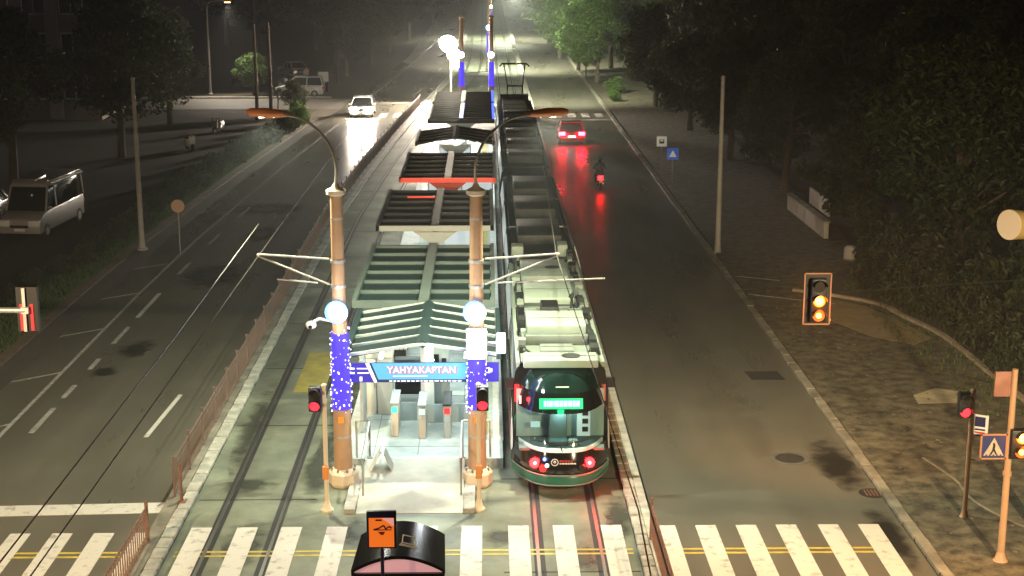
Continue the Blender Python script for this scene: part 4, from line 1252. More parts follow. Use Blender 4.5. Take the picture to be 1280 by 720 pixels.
# amber signal hung over the right road, its slim mast outside the frame
t = thing('overhead_amber_signal', 'flashing amber signal head hung over the right road', 'signal', (7.49, 32.68, 6.0), 0, 'flashing amber signals')
signal_head(t, (0, 0, 0), .34, 1.0, 3, 0, board=True, mats=[None, AMBER, AMBER2])
MB().tube([(0, .2, .1), (5.6, .25, .45)], .010, 6).build('span_cable', BLACKM, t); MB().box((0, .16, .1), (.1, .1, .3)).build('clamp', BLACKM, t)
point('amber_spill', (7.49, 32.68 - .30, 6.0), 45, (1, .26, .02), .08)
spot('amber_light', (7.49, 32.68 - .5, 5.9), (7.49, 32.68 - 2.5, 4.2), 900, (1, .36, .04), 160, .5, .15)
MB().disc((0, .125, 0), .13, (0, 1, 0), 16, .03).build('added_rear_lens', AMBER, t)  # added second face, a source for the orange wash behind the head
spot('amber_light', (7.49, 32.68 + .4, 5.95), (12.5, 50, 0), 3600, (1, .36, .04), 100, .9, .15)  # added rear spot, casts the orange wash on bushes and paving
t = thing('mast', 'tall mast outside the right edge carrying a round cream horn', 'mast', (13.15, 32.9, 0))
MB().tube([(0, 0, 0), (0, 0, 8.4)], [.13, .09], 12).build('shaft', POLEM, t)
hn = MB().tube([(-1.55, -.55, 7.78), (-1.35, -.45, 7.76), (-1.0, -.25, 7.70), (-.55, -.05, 7.66)], [.34, .33, .30, .27], 24).build('horn', mat('horn_olive', (.42, .3, .12), .6), t)
MB().disc((-1.565, -.557, 7.78), .335, (-.87, -.5, .05), 28, .03).build('face', CREAM, hn)
MB().tube([(-.6, -.1, 7.66), (0, 0, 7.66)], .05, 8).build('bracket', POLEM, t)
# signal seen from behind at the left edge
t = thing('overhead_signal', 'signal head seen from behind on an arm at the left edge', 'signal', (-10.11, 32.08, 6.02))
MB().box((0, 0, 0), (.46, .10, 1.0)).build('backboard', BLACKM, t, smooth=False)
MB().box((-.05, -.09, .0), (.07, .06, .98)).build('mount', GALV, t); 
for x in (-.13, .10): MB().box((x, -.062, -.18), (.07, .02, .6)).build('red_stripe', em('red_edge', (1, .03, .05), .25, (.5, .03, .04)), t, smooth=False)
MB().box((0, .17, 0), (.34, .24, .96)).build('signal_case', BLACKM, t)
MB().tube([(-.02, -.14, .0), (-3.0, -.14, .04), (-6.2, -.14, .1)], .065, 10).build('arm', GALV, t)
MB().tube([(-6.2, -.14, -6.0), (-6.2, -.14, .6)], .14, 12).build('mast', GALV, t)
MB().box((-.02, -.14, 0), (.16, .1, .14)).build('clamp', WHITEP, t)

# right side signs further up
def small_sign(x, D, z, w, m, label, tri=False):
    t = thing('road_sign', label, 'sign', (x, D, 0), 0, 'road signs on the right sidewalk')
    MB().tube([(0, 0, 0), (0, 0, z + w / 2)], .035, 8).build('post', DPOLE, t)
    MB().box((0, -.05, z), (w, .03, w)).build('plate', m, t, smooth=False)
    return t
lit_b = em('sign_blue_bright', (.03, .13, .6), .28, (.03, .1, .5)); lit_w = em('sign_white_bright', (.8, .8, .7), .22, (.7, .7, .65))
t = small_sign(10.75, 91.0, 1.9, .62, lit_w, 'small white square sign above the blue crossing sign')
MB().box((0, -.07, 1.9), (.3, .01, .26)).build('symbol', BLACKM, t); MB().box((0, -.08, 1.96), (.18, .01, .08)).build('symbol', lit_w, t)
t = small_sign(10.87, 86.4, 1.78, .68, lit_b, 'blue crossing sign with white triangle on the right sidewalk')
MB().add([(-.22, -.075, 1.6), (.22, -.075, 1.6), (0, -.075, 2.0), (-.22, -.067, 1.6), (.22, -.067, 1.6), (0, -.067, 2.0)], [(0, 1, 2), (3, 5, 4), (0, 3, 4, 1), (1, 4, 5, 2), (2, 5, 3, 0)]).build('triangle', lit_w, t, smooth=False)
t = thing('road_sign', 'round tan road sign seen from behind on the left sidewalk', 'sign', (-13.98, 66.9, 0))
MB().tube([(0, 0, 0), (0, 0, 2.5)], .03, 8).build('post', DPOLE, t); MB().disc((0, -.05, 2.2), .30, (0, -1, 0), 24, .03).build('plate', mat('sign_back_tan', (.55, .33, .22), .5), t)

# dark far traffic lights
for x, D, lab in ((10.15, 152.5, 'dark traffic light under the lit tree on the right'), (-14.9, 150.0, 'dark traffic light at the side street corner')):
    t = thing('traffic_light', lab, 'traffic light', (x, D, 0), 0, 'unlit far traffic lights')
    MB().tube([(0, 0, 0), (0, 0, 3.3)], .07, 8).build('post', BLACKM, t)
    signal_head(t, (0, -.1, 2.6), .55, 1.6, 3, 0, visor=False)

# lamp posts at the roadsides
for x, D, h, lab in ((10.52, 66.45, 7.95, 'tall grey lamp post on the right sidewalk by the dark trees'), (-15.91, 67.8, 7.8, 'tall grey lamp post on the left verge beside the minibus')):
    t = thing('lamp_post', lab, 'lamp post', (x, D, 0), 0, 'unlit roadside lamp posts')
    MB().lathe([(.26, 0), (.26, .06), (.16, .12), (.13, .5)], n=12).build('base', DPOLE, t)
    MB().tube([(0, 0, .3), (0, 0, h)], [.13, .085], 12).build('shaft', DPOLE, t)
    s = 1 if x < 0 else -1
    MB().lathe([(.10, h), (.10, h + .08), (.03, h + .14)], n=10).build('cap', DPOLE, t)

# ------------------------------------------------------------------ kiosk at the bottom
k = thing('kiosk', 'black kiosk with curved glossy roof at the crosswalk', 'kiosk', (-1.73, 26.75, 0))
kw, kd, zb, ris = .88, 1.75, 2.06, .30
MB().box((0, .85, 1.0), (1.55, 1.45, 2.0)).build('body', mat('kiosk_body', (.05, .045, .05), .4), k, bevel=.02)
arcp = [(-kw + 2 * kw * i / 16, zb + ris * math.sin(PI * i / 16) ** .9) for i in range(17)]
rf = MB(); vs_ = []
for y, ov in ((-.02, .03), (kd, -.03)):
    for off in (0.0, .07):
        for x, z in arcp: vs_.append((x * (1 + ov), y, z + off))
n = 17; fs_ = []
for i in range(n - 1):
    fs_ += [(n + i, n + i + 1, 3 * n + i + 1, 3 * n + i), (i + 1, i, 2 * n + i, 2 * n + i + 1), (i, i + 1, n + i + 1, n + i), (2 * n + i + 1, 2 * n + i, 3 * n + i, 3 * n + i + 1)]
fs_ += [(0, n, 3 * n, 2 * n), (n - 1, 2 * n - 1 + 0, 4 * n - 1, 3 * n - 1)]
rf.add(vs_, fs_)
roof = rf.build('roof', mat('kiosk_roof_black', (.014, .012, .012), .18, coat=.4), k)
MB().add([(x, .03, z - .005) for x, z in arcp], [tuple(range(17))]).build('arch_panel', PINKLIT, k, smooth=False)
MB().box((0, .02, 2.02), (1.8, .12, .10)).build('fascia', BLACKG, k, smooth=False)
MB().box((-.42, .10, 1.86), (.74, .03, .2)).build('panel', WHITEPAN, k, smooth=False); MB().box((.40, .10, 1.6), (.72, .03, 1.2)).build('screen', SCREENB, k, smooth=False)
MB().box((-.42, .10, 1.4), (.74, .03, 1.1)).build('panel', WHITEPAN, k, smooth=False)
for s in (-1, 1): MB().box((s * .83, .09, 1.0), (.07, .09, 2.0)).build('post', BLACKG, k, smooth=False)
ic = MB()
def roofz(x): 
    t_ = (x + kw) / (2 * kw); return zb + ris * math.sin(PI * t_) ** .9 + .078
for (x0, y0, x1, y1) in ((.05, .62, .05, 1.0), (.30, .55, .30, .93), (.05, 1.0, .30, .93), (.05, .62, .30, .55), (0.0, .50, .05, .62), (.34, .40, .30, .55), (0.0, .50, .34, .40), (0.02, .55, .33, .46)):
    ic.tube([(x0, y0, roofz(x0) + .0), (x1, y1, roofz(x1) + .0)], .011, 4)
ic.build('screen_emblem', SWHITE, roof, smooth=False)
o = thing('poster_stand', 'orange poster panel on a thin post before the kiosk', 'sign', (-2.0, 26.35, 0))
MB().tube([(.0, .02, 0), (.0, .02, 2.75)], .035, 8).build('post', NAVY, o)
MB().box((0, .02, 3.12), (.56, .10, .74)).build('frame', NAVY, o, bevel=.015)
MB().box((0, -.035, 3.08), (.47, .01, .58)).build('poster', ORSIGN, o, smooth=False)
MB().add([(.0, -.043, 3.37), (.235, -.043, 3.37), (.235, -.043, 3.20)], [(0, 1, 2)]).build('pink_corner', ORPINK, o, smooth=False)
cur = MB().tube(smooth_pts([(-.15, -.046, 3.14), (-.05, -.046, 3.17), (.04, -.046, 3.22), (.08, -.046, 3.16), (.14, -.046, 3.20), (.19, -.046, 3.17)], 4), .016, 6)
cur.box((0.03, -.045, 3.135), (.32, .006, .018)).box((-.05, -.045, 3.33), (.12, .006, .03))
cur.build('lettering_mark', NAVY, o, kind='stuff')
MB().add([(-.07, -.046, 3.10), (.07, -.046, 3.10), (.03, -.046, 3.03), (-.02, -.046, 3.04)], [(0, 1, 2, 3)]).build('red_mark', SRED, o, smooth=False)

# ------------------------------------------------------------------ vehicles
def wheel(par, x, y, r=.31, w=.2):
    s = 1 if x > 0 else -1
    ty = MB().tube([(x - s * w / 2, y, r), (x + s * w / 2, y, r)], r, 18).build('wheel', RUBBER, par)
    MB().tube([(x + s * (w / 2 - .02), y, r), (x + s * (w / 2 + .012), y, r)], r * .62, 14).build('rim', GALV, ty)
def car(label, cat, loc, rz, L, Wd, H, paint, kind='hatch', group=None, lights=None, name='parked_car'):
    """front points to +y in its own frame"""
    t = thing(name, label, cat, loc, rz, group)
    w = Wd / 2; b0 = .22
    if kind == 'sedan':
        belt = .92; body = [(-L / 2, .45), (-L / 2 + .05, .85), (-L / 2 + .5, belt + .04), (L / 2 - 1.25, belt + .02), (L / 2 - .25, .78), (L / 2, .55), (L / 2 - .05, b0), (-L / 2 + .08, b0)]
        cab = [(-L / 2 + .45, belt), (-L / 2 + 1.05, H), (L * .05, H), (L / 2 - 1.3, belt)]
    elif kind == 'mpv':
        belt = 1.05; body = [(-L / 2, .4), (-L / 2 + .02, 1.05), (L / 2 - 1.0, belt), (L / 2 - .2, .88), (L / 2, .55), (L / 2 - .05, b0), (-L / 2 + .06, b0)]
        cab = [(-L / 2 + .05, belt), (-L / 2 + .22, H), (L * .10, H), (L / 2 - 1.0, belt)]
    else:
        belt = 1.32; body = [(-L / 2, .35), (-L / 2 + .02, belt), (L / 2 - .9, belt - .06), (L / 2 - .12, 1.0), (L / 2, .6), (L / 2 - .03, .3), (-L / 2 + .05, .3)]
        cab = [(-L / 2 + .03, belt), (-L / 2 + .14, H), (L / 2 - 1.75, H), (L / 2 - 1.45, H - .22), (L / 2 - .9, belt - .06)]
    bd = MB().prism_x(body, -w, w).build('body', paint, t, bevel=.07)
    tw = .80 if kind != 'bus' else .9
    n = len(cab); vs_ = []
    for s in (-1, 1):
        for y, z in cab:
            f = 1.0 - (1 - tw) * max(0, (z - belt)) / (H - belt) - .03
            vs_.append((s * w * f, y, z))
    fs_ = [tuple(range(n - 1, -1, -1)), tuple(range(n, 2 * n))] + [(i, (i + 1) % n, (i + 1) % n + n, i + n) for i in range(n)]
    gl = MB().add(vs_, fs_).build('cabin_glass', GLASS, t, bevel=.03)
    # pillars and roof in body colour
    top = [p for p in cab if p[1] > H - .25]
    ys = [p[0] for p in top if p[1] >= H - .01]
    MB().box((0, (min(ys) + max(ys)) / 2, H + .005), (2 * w * tw - .02, max(ys) - min(ys) + .04, .06)).build('roof', paint, t, bevel=.025)
    pil = MB()
    for s in (-1, 1):
        fx = lambda z: s * w * (1.0 - (1 - tw) * max(0, (z - belt)) / (H - belt) - .03) + s * .008
        for a, c in ((cab[0], cab[1]), (cab[-1], cab[-2])):
            pil.tube([(fx(a[1]), a[0], a[1]), (fx(c[1]), c[0], c[1])], .05, 6)
        mids = [min(ys) + (max(ys) - min(ys)) * q for q in ((.52,) if kind != 'bus' else (.86,))]
        for y in mids: pil.tube([(fx(belt), y + .05, belt), (fx(H), y, H)], .045, 6)
        if kind == 'bus':
            pil.tube([(fx(belt), cab[0][0] + .1, H - .1), (fx(belt) * .93, max(ys), H - .1)], .09, 6)
            pil.tube([(fx(H), cab[-3][0], H), (fx(H - .22), cab[-2][0], H - .22)], .06, 6)
    pil.build('pillar', paint, t)
    if kind == 'bus':
        MB().box((0, L / 2 - 1.62, H - .06), (2 * w * .86, .42, .2), rx=-.45).build('brow', paint, t, bevel=.04)
    for x in (-w + .08, w - .08):
        for y in (-L / 2 + .8, L / 2 - .85): wheel(t, x, y, .30 if kind != 'bus' else .34)
    for s in (-1, 1):
        MB().box((s * (w - .28), L / 2 - .05, .70 if kind != 'bus' else .82), (.54, .26, .30)).build('headlight', HEADW if lights == 'head' else WHITEPAN, t, bevel=.03)
        MB().box((s * (w - .22), -L / 2 + .01, .80 if kind != 'bus' else 1.0), (.44, .12, .24)).build('taillight', em('car_tail', (1.0, .006, .02), 150) if lights == 'tail' else REDP, t, bevel=.03)
        MB().box((s * (w + .09), cab[-1][0] - .25, belt + .08), (.2, .1, .14)).build('mirror', paint, t, bevel=.03)
    MB().box((0, L / 2 + .005, .5), (.52, .02, .12)).build('number_plate', PLATE, t)
    MB().box((0, -L / 2 - .005, .6), (.52, .02, .12)).build('number_plate', PLATE if lights != 'tail' else em('plate_lit', (.9, .95, 1), 4), t)
    MB().box((0, L / 2 - .02, .66), (w * .9, .08, .12)).build('grille', BLACKM, t)
    for s in (-1, 1):
        hd_ = MB()
        for y in ((.0,) if kind == 'sedan' else (.3, -.8)): hd_.box((s * (w + .003), y, belt - .12), (.02, .18, .03))
        hd_.build('door_handle', BLACKM, t)
    return t
car('red lit car driving away with bright tail lamps', 'car', (5.95, 105.6, 0), 0, 4.4, 1.8, 1.46, CARR, 'sedan', lights='tail', name='moving_car')
hc = car('oncoming car with blazing headlamps on the left road', 'car', (-10.05, 122.0, 0), PI, 4.4, 1.8, 1.48, CARW, 'sedan', lights='head', name='moving_car')
for s in (-1, 1): spot('headlamp_beam', (-10.05 + s * .6, 119.6, .75), (-10.4 + s * 1.4, 106, 0), 1500, (1, .9, .78), 60, .6, .08)
car('white minivan parked beyond the side street', 'van', (-17.0, 137.6, 0), PI / 2, 4.3, 1.75, 1.75, CARW, 'mpv', name='parked_van')
mb_ = car('silver minibus parked on the dark service road', 'minibus', (-21.9, 73.0, 0), PI - .10, 5.9, 2.0, 2.55, mat('van_white', (.34, .33, .32), .35, coat=.4), 'bus', name='parked_minibus')
mb_b = MB().box((0, 1.0, 2.68), (.9, 1.2, .16)).build('roof_vent', CARS, mb_, bevel=.05)
car('dark parked car at the left picture edge', 'car', (-25.6, 75.0, 0), PI, 4.3, 1.75, 1.45, CARD, 'sedan', 'cars parked left')
car('dark blue parked car left of the white minivan', 'car', (-21.4, 146.0, 0), PI / 2 + .3, 4.2, 1.75, 1.45, CARD, 'sedan', 'cars parked left')
car('grey parked car behind the white minivan', 'car', (-20.2, 158.0, 0), .5, 4.2, 1.75, 1.5, CARS, 'sedan', 'cars parked left')
car('dark parked car under the lit side street tree', 'car', (-24.5, 150.0, 0), .2, 4.2, 1.75, 1.45, CARD, 'sedan', 'cars parked left')
t = thing('notice_board', 'white notice board on a dark post right of the white minivan', 'board', (-15.2, 140.5, 0))
for s in (-1, 1): MB().tube([(s * .38, 0, 0), (s * .38, 0, 1.9)], .04, 6).build('post', BLACKM, t)
MB().box((0, -.06, 1.5), (.95, .05, .9)).build('plate', SWHITE, t); MB().box((0, -.02, .5), (.85, .3, .8)).build('bin_box', BLACKM, t)
def scooter(loc, rz, paint, label):
    t = thing('parked_scooter', label, 'scooter', loc, rz, 'parked scooters')
    for y in (-.62, .62): MB().tube([(-.06, y, .24), (.06, y, .24)], .24, 16).build('wheel', RUBBER, t)
    MB().prism_x([(-.75, .45), (-.7, .75), (-.1, .74), (0, .38), (.3, .35), (.42, .95), (.52, .95), (.62, .45), (.3, .22), (-.4, .22)], -.17, .17).build('body', paint, t, bevel=.05)
    MB().box((0, -.35, .79), (.3, .75, .1)).build('seat', BLACKM, t, bevel=.04)
    MB().prism_x([(.40, .5), (.46, 1.05), (.56, 1.0), (.62, .5)], -.22, .22).build('front_shield', paint, t, bevel=.03)
    MB().tube([(-.34, .36, 1.08), (0, .46, 1.05), (.34, .36, 1.08)], .025, 8).build('handlebar', BLACKM, t)
    MB().ball((0, .58, .98), .09, 10, 6).build('headlight', PLATE, t)
    return t
scooter((-20.2, 101.5, 0), PI + .5, CARW, 'white scooter parked on the service road')
scooter((-19.9, 111.0, 0), PI - .3, CARS, 'grey scooter parked farther along the service road')

# motorcycle and rider
mc = thing('motorcycle', 'dark motorcycle with red tail lamp on the right road', 'motorcycle', (6.5, 85.0, 0))
for y in (-.68, .68):
    wv = MB().tube([(-.06, y, .3), (.06, y, .3)], .3, 18).build('wheel', RUBBER, mc)
    MB().tube([(-.07, y, .3), (.07, y, .3)], .17, 12).build('rim', GALV, wv)
MB().prism_x([(-.85, .72), (-.8, .86), (-.2, .80), (.15, .98), (.5, .9), (.55, .55), (.1, .32), (-.3, .34), (-.45, .6)], -.15, .15).build('body', BLACKG, mc, bevel=.05)
MB().box((0, -.35, .84), (.28, .8, .1)).build('seat', BLACKM, mc, bevel=.04)
MB().tube([(-.38, .38, 1.08), (-.1, .5, 1.06), (.1, .5, 1.06), (.38, .38, 1.08)], .022, 8).build('handlebar', BLACKM, mc)
for s in (-1, 1): MB().tube([(s * .09, .5, 1.0), (s * .09, .7, .3)], .03, 8).build('fork', GALV, mc)
MB().box((0, -.9, .72), (.3, .10, .24)).build('taillight', em('bike_tail', (1, .003, .004), 40), mc, bevel=.03)
MB().box((0, -.93, .5), (.2, .02, .14)).build('number_plate', PLATE, mc)
MB().tube([(.16, -.75, .38), (.16, .05, .32)], .05, 8).build('exhaust', GALV, mc)
# rider: one continuous skinned body
def person_rider(loc):
    t = thing('person', 'person in dark clothing and helmet riding the motorcycle', 'person', loc)
    V = []; E_ = []; Rd = []
    def v(p, r, parent=None):
        V.append(p); Rd.append(r)
        if parent is not None: E_.append((parent, len(V) - 1))
        return len(V) - 1
    pel = v((0, -.22, .95), .15)
    sp = v((0, -.19, 1.12), .145, pel); ch = v((0, -.10, 1.32), .17, sp); nk = v((0, -.03, 1.49), .06, ch)
    hd = v((0, .02, 1.58), .085, nk); v((0, .03, 1.70), .09, hd)
    for s in (-1, 1):
        sh = v((s * .19, -.07, 1.40), .075, ch); el = v((s * .33, .10, 1.18), .05, sh); wr = v((s * .33, .33, 1.10), .035, el)
        pa = v((s * .33, .40, 1.09), .032, wr)
        for q, (dx, l) in enumerate(((-.035, .07), (-.012, .085), (.012, .08), (.035, .06))):
            k1 = v((s * .33 + dx, .40 + l * .6, 1.10), .010, pa); k2 = v((s * .33 + dx, .40 + l * .8, 1.07), .009, k1); v((s * .33 + dx, .40 + l * .5, 1.045), .008, k2)
        k1 = v((s * .33 - s * .045, .39, 1.075), .011, wr); v((s * .33 - s * .04, .44, 1.05), .009, k1)
        hp = v((s * .12, -.17, .90), .105, pel); kn = v((s * .23, .20, .78), .075, hp); an = v((s * .21, -.02, .38), .05, kn)
        ft = v((s * .21, .06, .31), .045, an); v((s * .21, .20, .31), .035, ft)
    me = bpy.data.meshes.new('body'); me.from_pydata(V, E_, [])
    o = link('body', me, t); me.materials.append(CLOTH)
    md = o.modifiers.new('skin', 'SKIN')
    for i, r in enumerate(Rd):
        me.skin_vertices[0].data[i].radius = (r, r)
    me.skin_vertices[0].data[0].use_root = True
    md.use_smooth_shade = True
    ss = o.modifiers.new('sub', 'SUBSURF'); ss.levels = 1; ss.render_levels = 1
    bpy.context.view_layer.update()
    ev = o.evaluated_get(bpy.context.evaluated_depsgraph_get())
    m2 = bpy.data.meshes.new_from_object(ev)
    o.modifiers.clear(); o.data = m2
    MB().ball((0, .03, 1.68), .145, 14, 10, (1, 1.12, 1.05)).build('helmet', BLACKG, t)
    MB().box((0, -.24, 1.30), (.30, .12, .34)).build('backpack', CLOTH, t, bevel=.05)
    return t
person_rider((6.5, 85.0, 0))

# ------------------------------------------------------------------ trees, hedges, grass
def leaf_cloud(mb, c, rad, n, size, rnd, flat=.8):
    for _ in range(n):
        while True:
            p = Vector((rnd.uniform(-1, 1), rnd.uniform(-1, 1), rnd.uniform(-1, 1)))
            if .25 < p.length < 1: break
        p = Vector(c) + Vector((p.x * rad[0], p.y * rad[1], p.z * rad[2]))
        s = size * rnd.uniform(.6, 1.35)
        M = Euler((rnd.uniform(-1, 1) * flat * 1.3, rnd.uniform(-1, 1) * flat * 1.3, rnd.uniform(0, 6.3))).to_matrix()
        mb.add([p + M @ Vector(q) for q in ((-s * .5, 0, 0), (0, -s * .28, .03), (s * .6, 0, -s * .12), (0, s * .28, .03))], [(0, 1, 2, 3)])
def tree_meshes(seed, H, crown_r, n_clump, n_leaf, size, tall=False):
    rnd = random.Random(seed)
    tk = MB(); cr = MB()
    lean = (rnd.uniform(-.3, .3), rnd.uniform(-.3, .3))
    top = (lean[0], lean[1], H * .72)
    tk.tube([(0, 0, 0), (lean[0] * .3, lean[1] * .3, H * .25), (lean[0] * .7, lean[1] * .7, H * .5), top], [.24, .19, .13, .05], 9)
    for i in range(n_clump):
        a = rnd.uniform(0, 2 * PI); q = i / max(1, n_clump - 1)
        z = H * (.30 + .62 * q)
        env = math.sin(PI * min(1, max(.05, (q * .85 + .12)))) ** .6
        r = crown_r * env * rnd.uniform(.35, .95)
        c = (lean[0] * q + r * math.cos(a), lean[1] * q + r * math.sin(a), z)
        rr = crown_r * rnd.uniform(.26, .46)
        zt = max(H * .2, z - H * rnd.uniform(.1, .2))
        tk.tube([(lean[0] * zt / H, lean[1] * zt / H, zt), (c[0] * .6, c[1] * .6, (zt + z) / 2 + .1), c], [.09, .05, .02], 6)
        leaf_cloud(cr, c, (rr, rr, rr * .75), n_leaf, size, rnd)
    return tk, cr
PROTO = []
for i, (sd, H_, cr_, nc, nl, sz) in enumerate(((1, 8.5, 3.2, 34, 170, .34), (2, 10.5, 3.4, 38, 170, .36), (3, 7.0, 2.9, 28, 170, .32))):
    tk, cr = tree_meshes(sd, H_, cr_, nc, nl, sz)
    PROTO.append((tk.mesh('trunk', BARK), [cr.mesh('crown', m_, smooth=False) for m_ in (LEAF, LEAF2, LEAF3)]))
def tree(x, D, s, kind, leaf, label, group=None, rz=None):
    t = thing('tree', label, 'tree', (x, D, 0), random.uniform(0, 6.28) if rz is None else rz, group)
    a = link('trunk', PROTO[kind][0], t); c = link('crown', PROTO[kind][1][leaf], t)
    a.scale = (s, s, s); c.scale = (s, s, s)
    return t
GR = 'dark trees along the right sidewalk'
LD = 'dark leafy tree in the row behind the right sidewalk'
for i, (x, D, s, kd_, lf) in enumerate(((19.5, 60, 1.0, 1, 0), (23.5, 55, 1.1, 0, 0), (17.8, 70, .85, 2, 2), (21.5, 72, 1.1, 1, 0), (26, 68, 1.2, 0, 2), (16.6, 82, .95, 0, 0), (20.5, 86, 1.15, 1, 0), (25.5, 84, 1.2, 2, 0),
        (15.8, 96, 1.0, 0, 2), (19.5, 101, 1.2, 1, 0), (24.5, 104, 1.2, 0, 0), (15.2, 111, 1.05, 2, 0), (18.5, 118, 1.25, 1, 0), (24, 122, 1.3, 1, 2), (14.4, 127, 1.05, 0, 0), (18.8, 136, 1.3, 1, 0),
        (29, 78, 1.4, 1, 0), (31, 96, 1.5, 1, 0), (31, 116, 1.5, 0, 0), (29, 60, 1.3, 2, 0), (25, 140, 1.4, 1, 0), (32, 140, 1.6, 1, 0), (20, 158, 1.4, 1, 0), (27, 165, 1.6, 1, 0))):
    tree(x, D, s, kd_, lf, LD, GR)
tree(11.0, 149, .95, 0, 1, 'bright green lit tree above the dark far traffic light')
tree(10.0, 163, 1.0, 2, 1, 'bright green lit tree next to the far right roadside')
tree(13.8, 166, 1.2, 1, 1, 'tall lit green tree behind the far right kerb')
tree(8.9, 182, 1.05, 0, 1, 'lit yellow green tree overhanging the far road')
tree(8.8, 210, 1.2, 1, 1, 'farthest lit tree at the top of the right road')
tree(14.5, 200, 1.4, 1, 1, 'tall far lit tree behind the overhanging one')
LL = 'dark leafy tree in the row beyond the left verge'
GL = 'dark trees left of the road'
for (x, D, s, kd_, lf) in ((-24, 98, 1.1, 1, 0), (-28, 88, 1.2, 0, 0), (-24.5, 116, 1.05, 2, 0), (-29, 122, 1.25, 1, 0), (-36, 84, 1.3, 2, 0), (-27, 64, .6, 2, 0)):
    tree(x, D, s, kd_, lf, LL, GL)
G2 = 'dim trees beyond the side street'
for (x, D, s, kd_, lf) in ((-14.6, 158, .95, 0, 2), (-13.0, 172, 1.1, 1, 2), (-12.2, 192, 1.15, 0, 2), (-17.5, 182, 1.3, 1, 0), (-22, 196, 1.5, 1, 0), (-11, 216, 1.25, 1, 2), (-16, 230, 1.5, 1, 0), (-28, 185, 1.5, 0, 0), (-8.5, 245, 1.3, 0, 2), (-35, 205, 1.7, 1, 0), (-25, 235, 1.8, 1, 0)):
    tree(x, D, s, kd_, lf, 'dim leafy tree lining the left road beyond the side street', G2)
tree(-21.4, 138.5, .55, 2, 1, 'green lit tree over the side street parking')
t = tree(-15.6, 121, .42, 2, 2, 'small bush tree at the side street corner')
t = thing('bare_sapling', 'thin bare forked sapling before the white minivan', 'sapling', (-16.3, 117, 0))
MB().tube([(0, 0, 0), (.05, 0, 1.6), (.1, 0, 3.2)], [.07, .05, .03], 7).build('trunk', BARK, t)
for p in ([(.05, 0, 1.7), (.8, 0, 2.6), (1.5, 0, 3.3)], [(.06, 0, 1.9), (-.4, 0, 2.7), (-.5, 0, 3.3)], [(.5, 0, 2.3), (1.2, .2, 2.5), (1.7, .2, 2.9)], [(.08, 0, 2.6), (.5, 0, 3.3), (.6, 0, 3.9)]):
    MB().tube(p, [.035, .025, .012], 6).build('branch', BARK, t)
for i, (x, D) in enumerate(((-18.2, 118.8), (-17.4, 121))):
    o = thing('bare_tree', ['left one of two bare trunks at the side street corner', 'right one of two bare trunks at the side street corner'][i], 'tree', (x, D, 0))
    MB().tube([(0, 0, 0), (.05, 0, 3), (0, 0, 7.5)], [.16, .13, .10], 8).build('trunk', BARK, o)
# bushes
BU = []
for sd in range(3):
    rnd = random.Random(40 + sd); b = MB()
    for i in range(13):
        a = rnd.uniform(0, 2 * PI); r = rnd.uniform(.1, .75)
        c = (r * math.cos(a), r * math.sin(a), rnd.uniform(.35, 1.15) * (1.15 - .5 * r))
        leaf_cloud(b, c, (.42, .42, .36), 95, .17, rnd, .95)
    BU.append([b.mesh('foliage', m_, smooth=False) for m_ in (LEAF, LEAF2, LEAF3)])
stemm = MB()
for a in range(6): stemm.tube([(0, 0, 0), (.35 * math.cos(a * 1.05), .35 * math.sin(a * 1.05), .9)], [.03, .012], 5)
stemm = stemm.mesh('stem', BARK)
def bush(x, D, s, leaf, label, group, zs=1.0):
    t = thing('bush', label, 'bush', (x, D, 0), random.uniform(0, 6.28), group)
    f = link('foliage', random.choice(BU)[leaf], t); f.scale = (s, s, s * zs)
    st = link('stem', stemm, t); st.scale = (s, s, s * zs)
for (x, D, s, lf) in ((17.2, 46.5, 1.15, 0), (18.6, 47.5, 1.5, 1), (17.4, 49.5, 1.2, 1), (19.4, 50.5, 1.7, 0), (17.6, 52.2, 1.3, 1), (16.9, 54.6, 1.15, 1), (18.8, 54.5, 1.6, 0), (16.4, 57.0, 1.15, 2), (18.2, 58.0, 1.6, 1), (15.6, 58.9, 1.0, 2), (17.0, 60.8, 1.4, 2), (20.8, 47.8, 2.0, 0), (18.4, 44.2, 1.5, 0), (17.6, 42.0, 1.2, 0), (20.0, 43.5, 2.0, 0), (20.8, 54.0, 2.0, 0), (21.8, 50.5, 2.2, 0), (18.6, 64.2, 1.6, 2), (16.8, 63.3, 1.0, 2), (19.8, 61, 1.9, 0), (22.8, 46.0, 2.3, 0), (17.9, 68.0, 1.4, 2)):
    bush(x, D, s, 2 if lf == 1 else lf, 'leafy bush in the planted bed behind the curved kerb', 'bushes in the right bed', 1.1)
for (x, D, s, lf) in ((-18.2, 62.5, .6, 0), (-17.7, 64.5, .65, 2), (-18.0, 67, .75, 0), (-17.4, 69.5, .8, 2), (-17.3, 73, .85, 2), (-17.2, 77, .9, 0), (-17.0, 81, .9, 2), (-16.8, 85, 1.0, 0), (-16.5, 90, 1.0, 2), (-16.1, 95, 1.05, 2), (-15.8, 100, 1.0, 0), (-15.2, 105, 1.0, 2), (-14.9, 110, 1.1, 2), (-14.4, 114, 1.1, 1), (-14.8, 117, 1.2, 1), (-18.6, 60, .6, 0), (-18.8, 57.5, .55, 2)):
    bush(x, D, s, lf, 'low bush growing on the left verge', 'bushes on the left verge')
# yellow and small green shrubs at the lit right kerb
bush(11.3, 131.5, .75, 1, 'small yellow green shrub at the far right kerb', 'shrubs at the far right kerb')
bush(12.0, 139.0, 1.1, 1, 'round green shrub below the far lit tree', 'shrubs at the far right kerb')
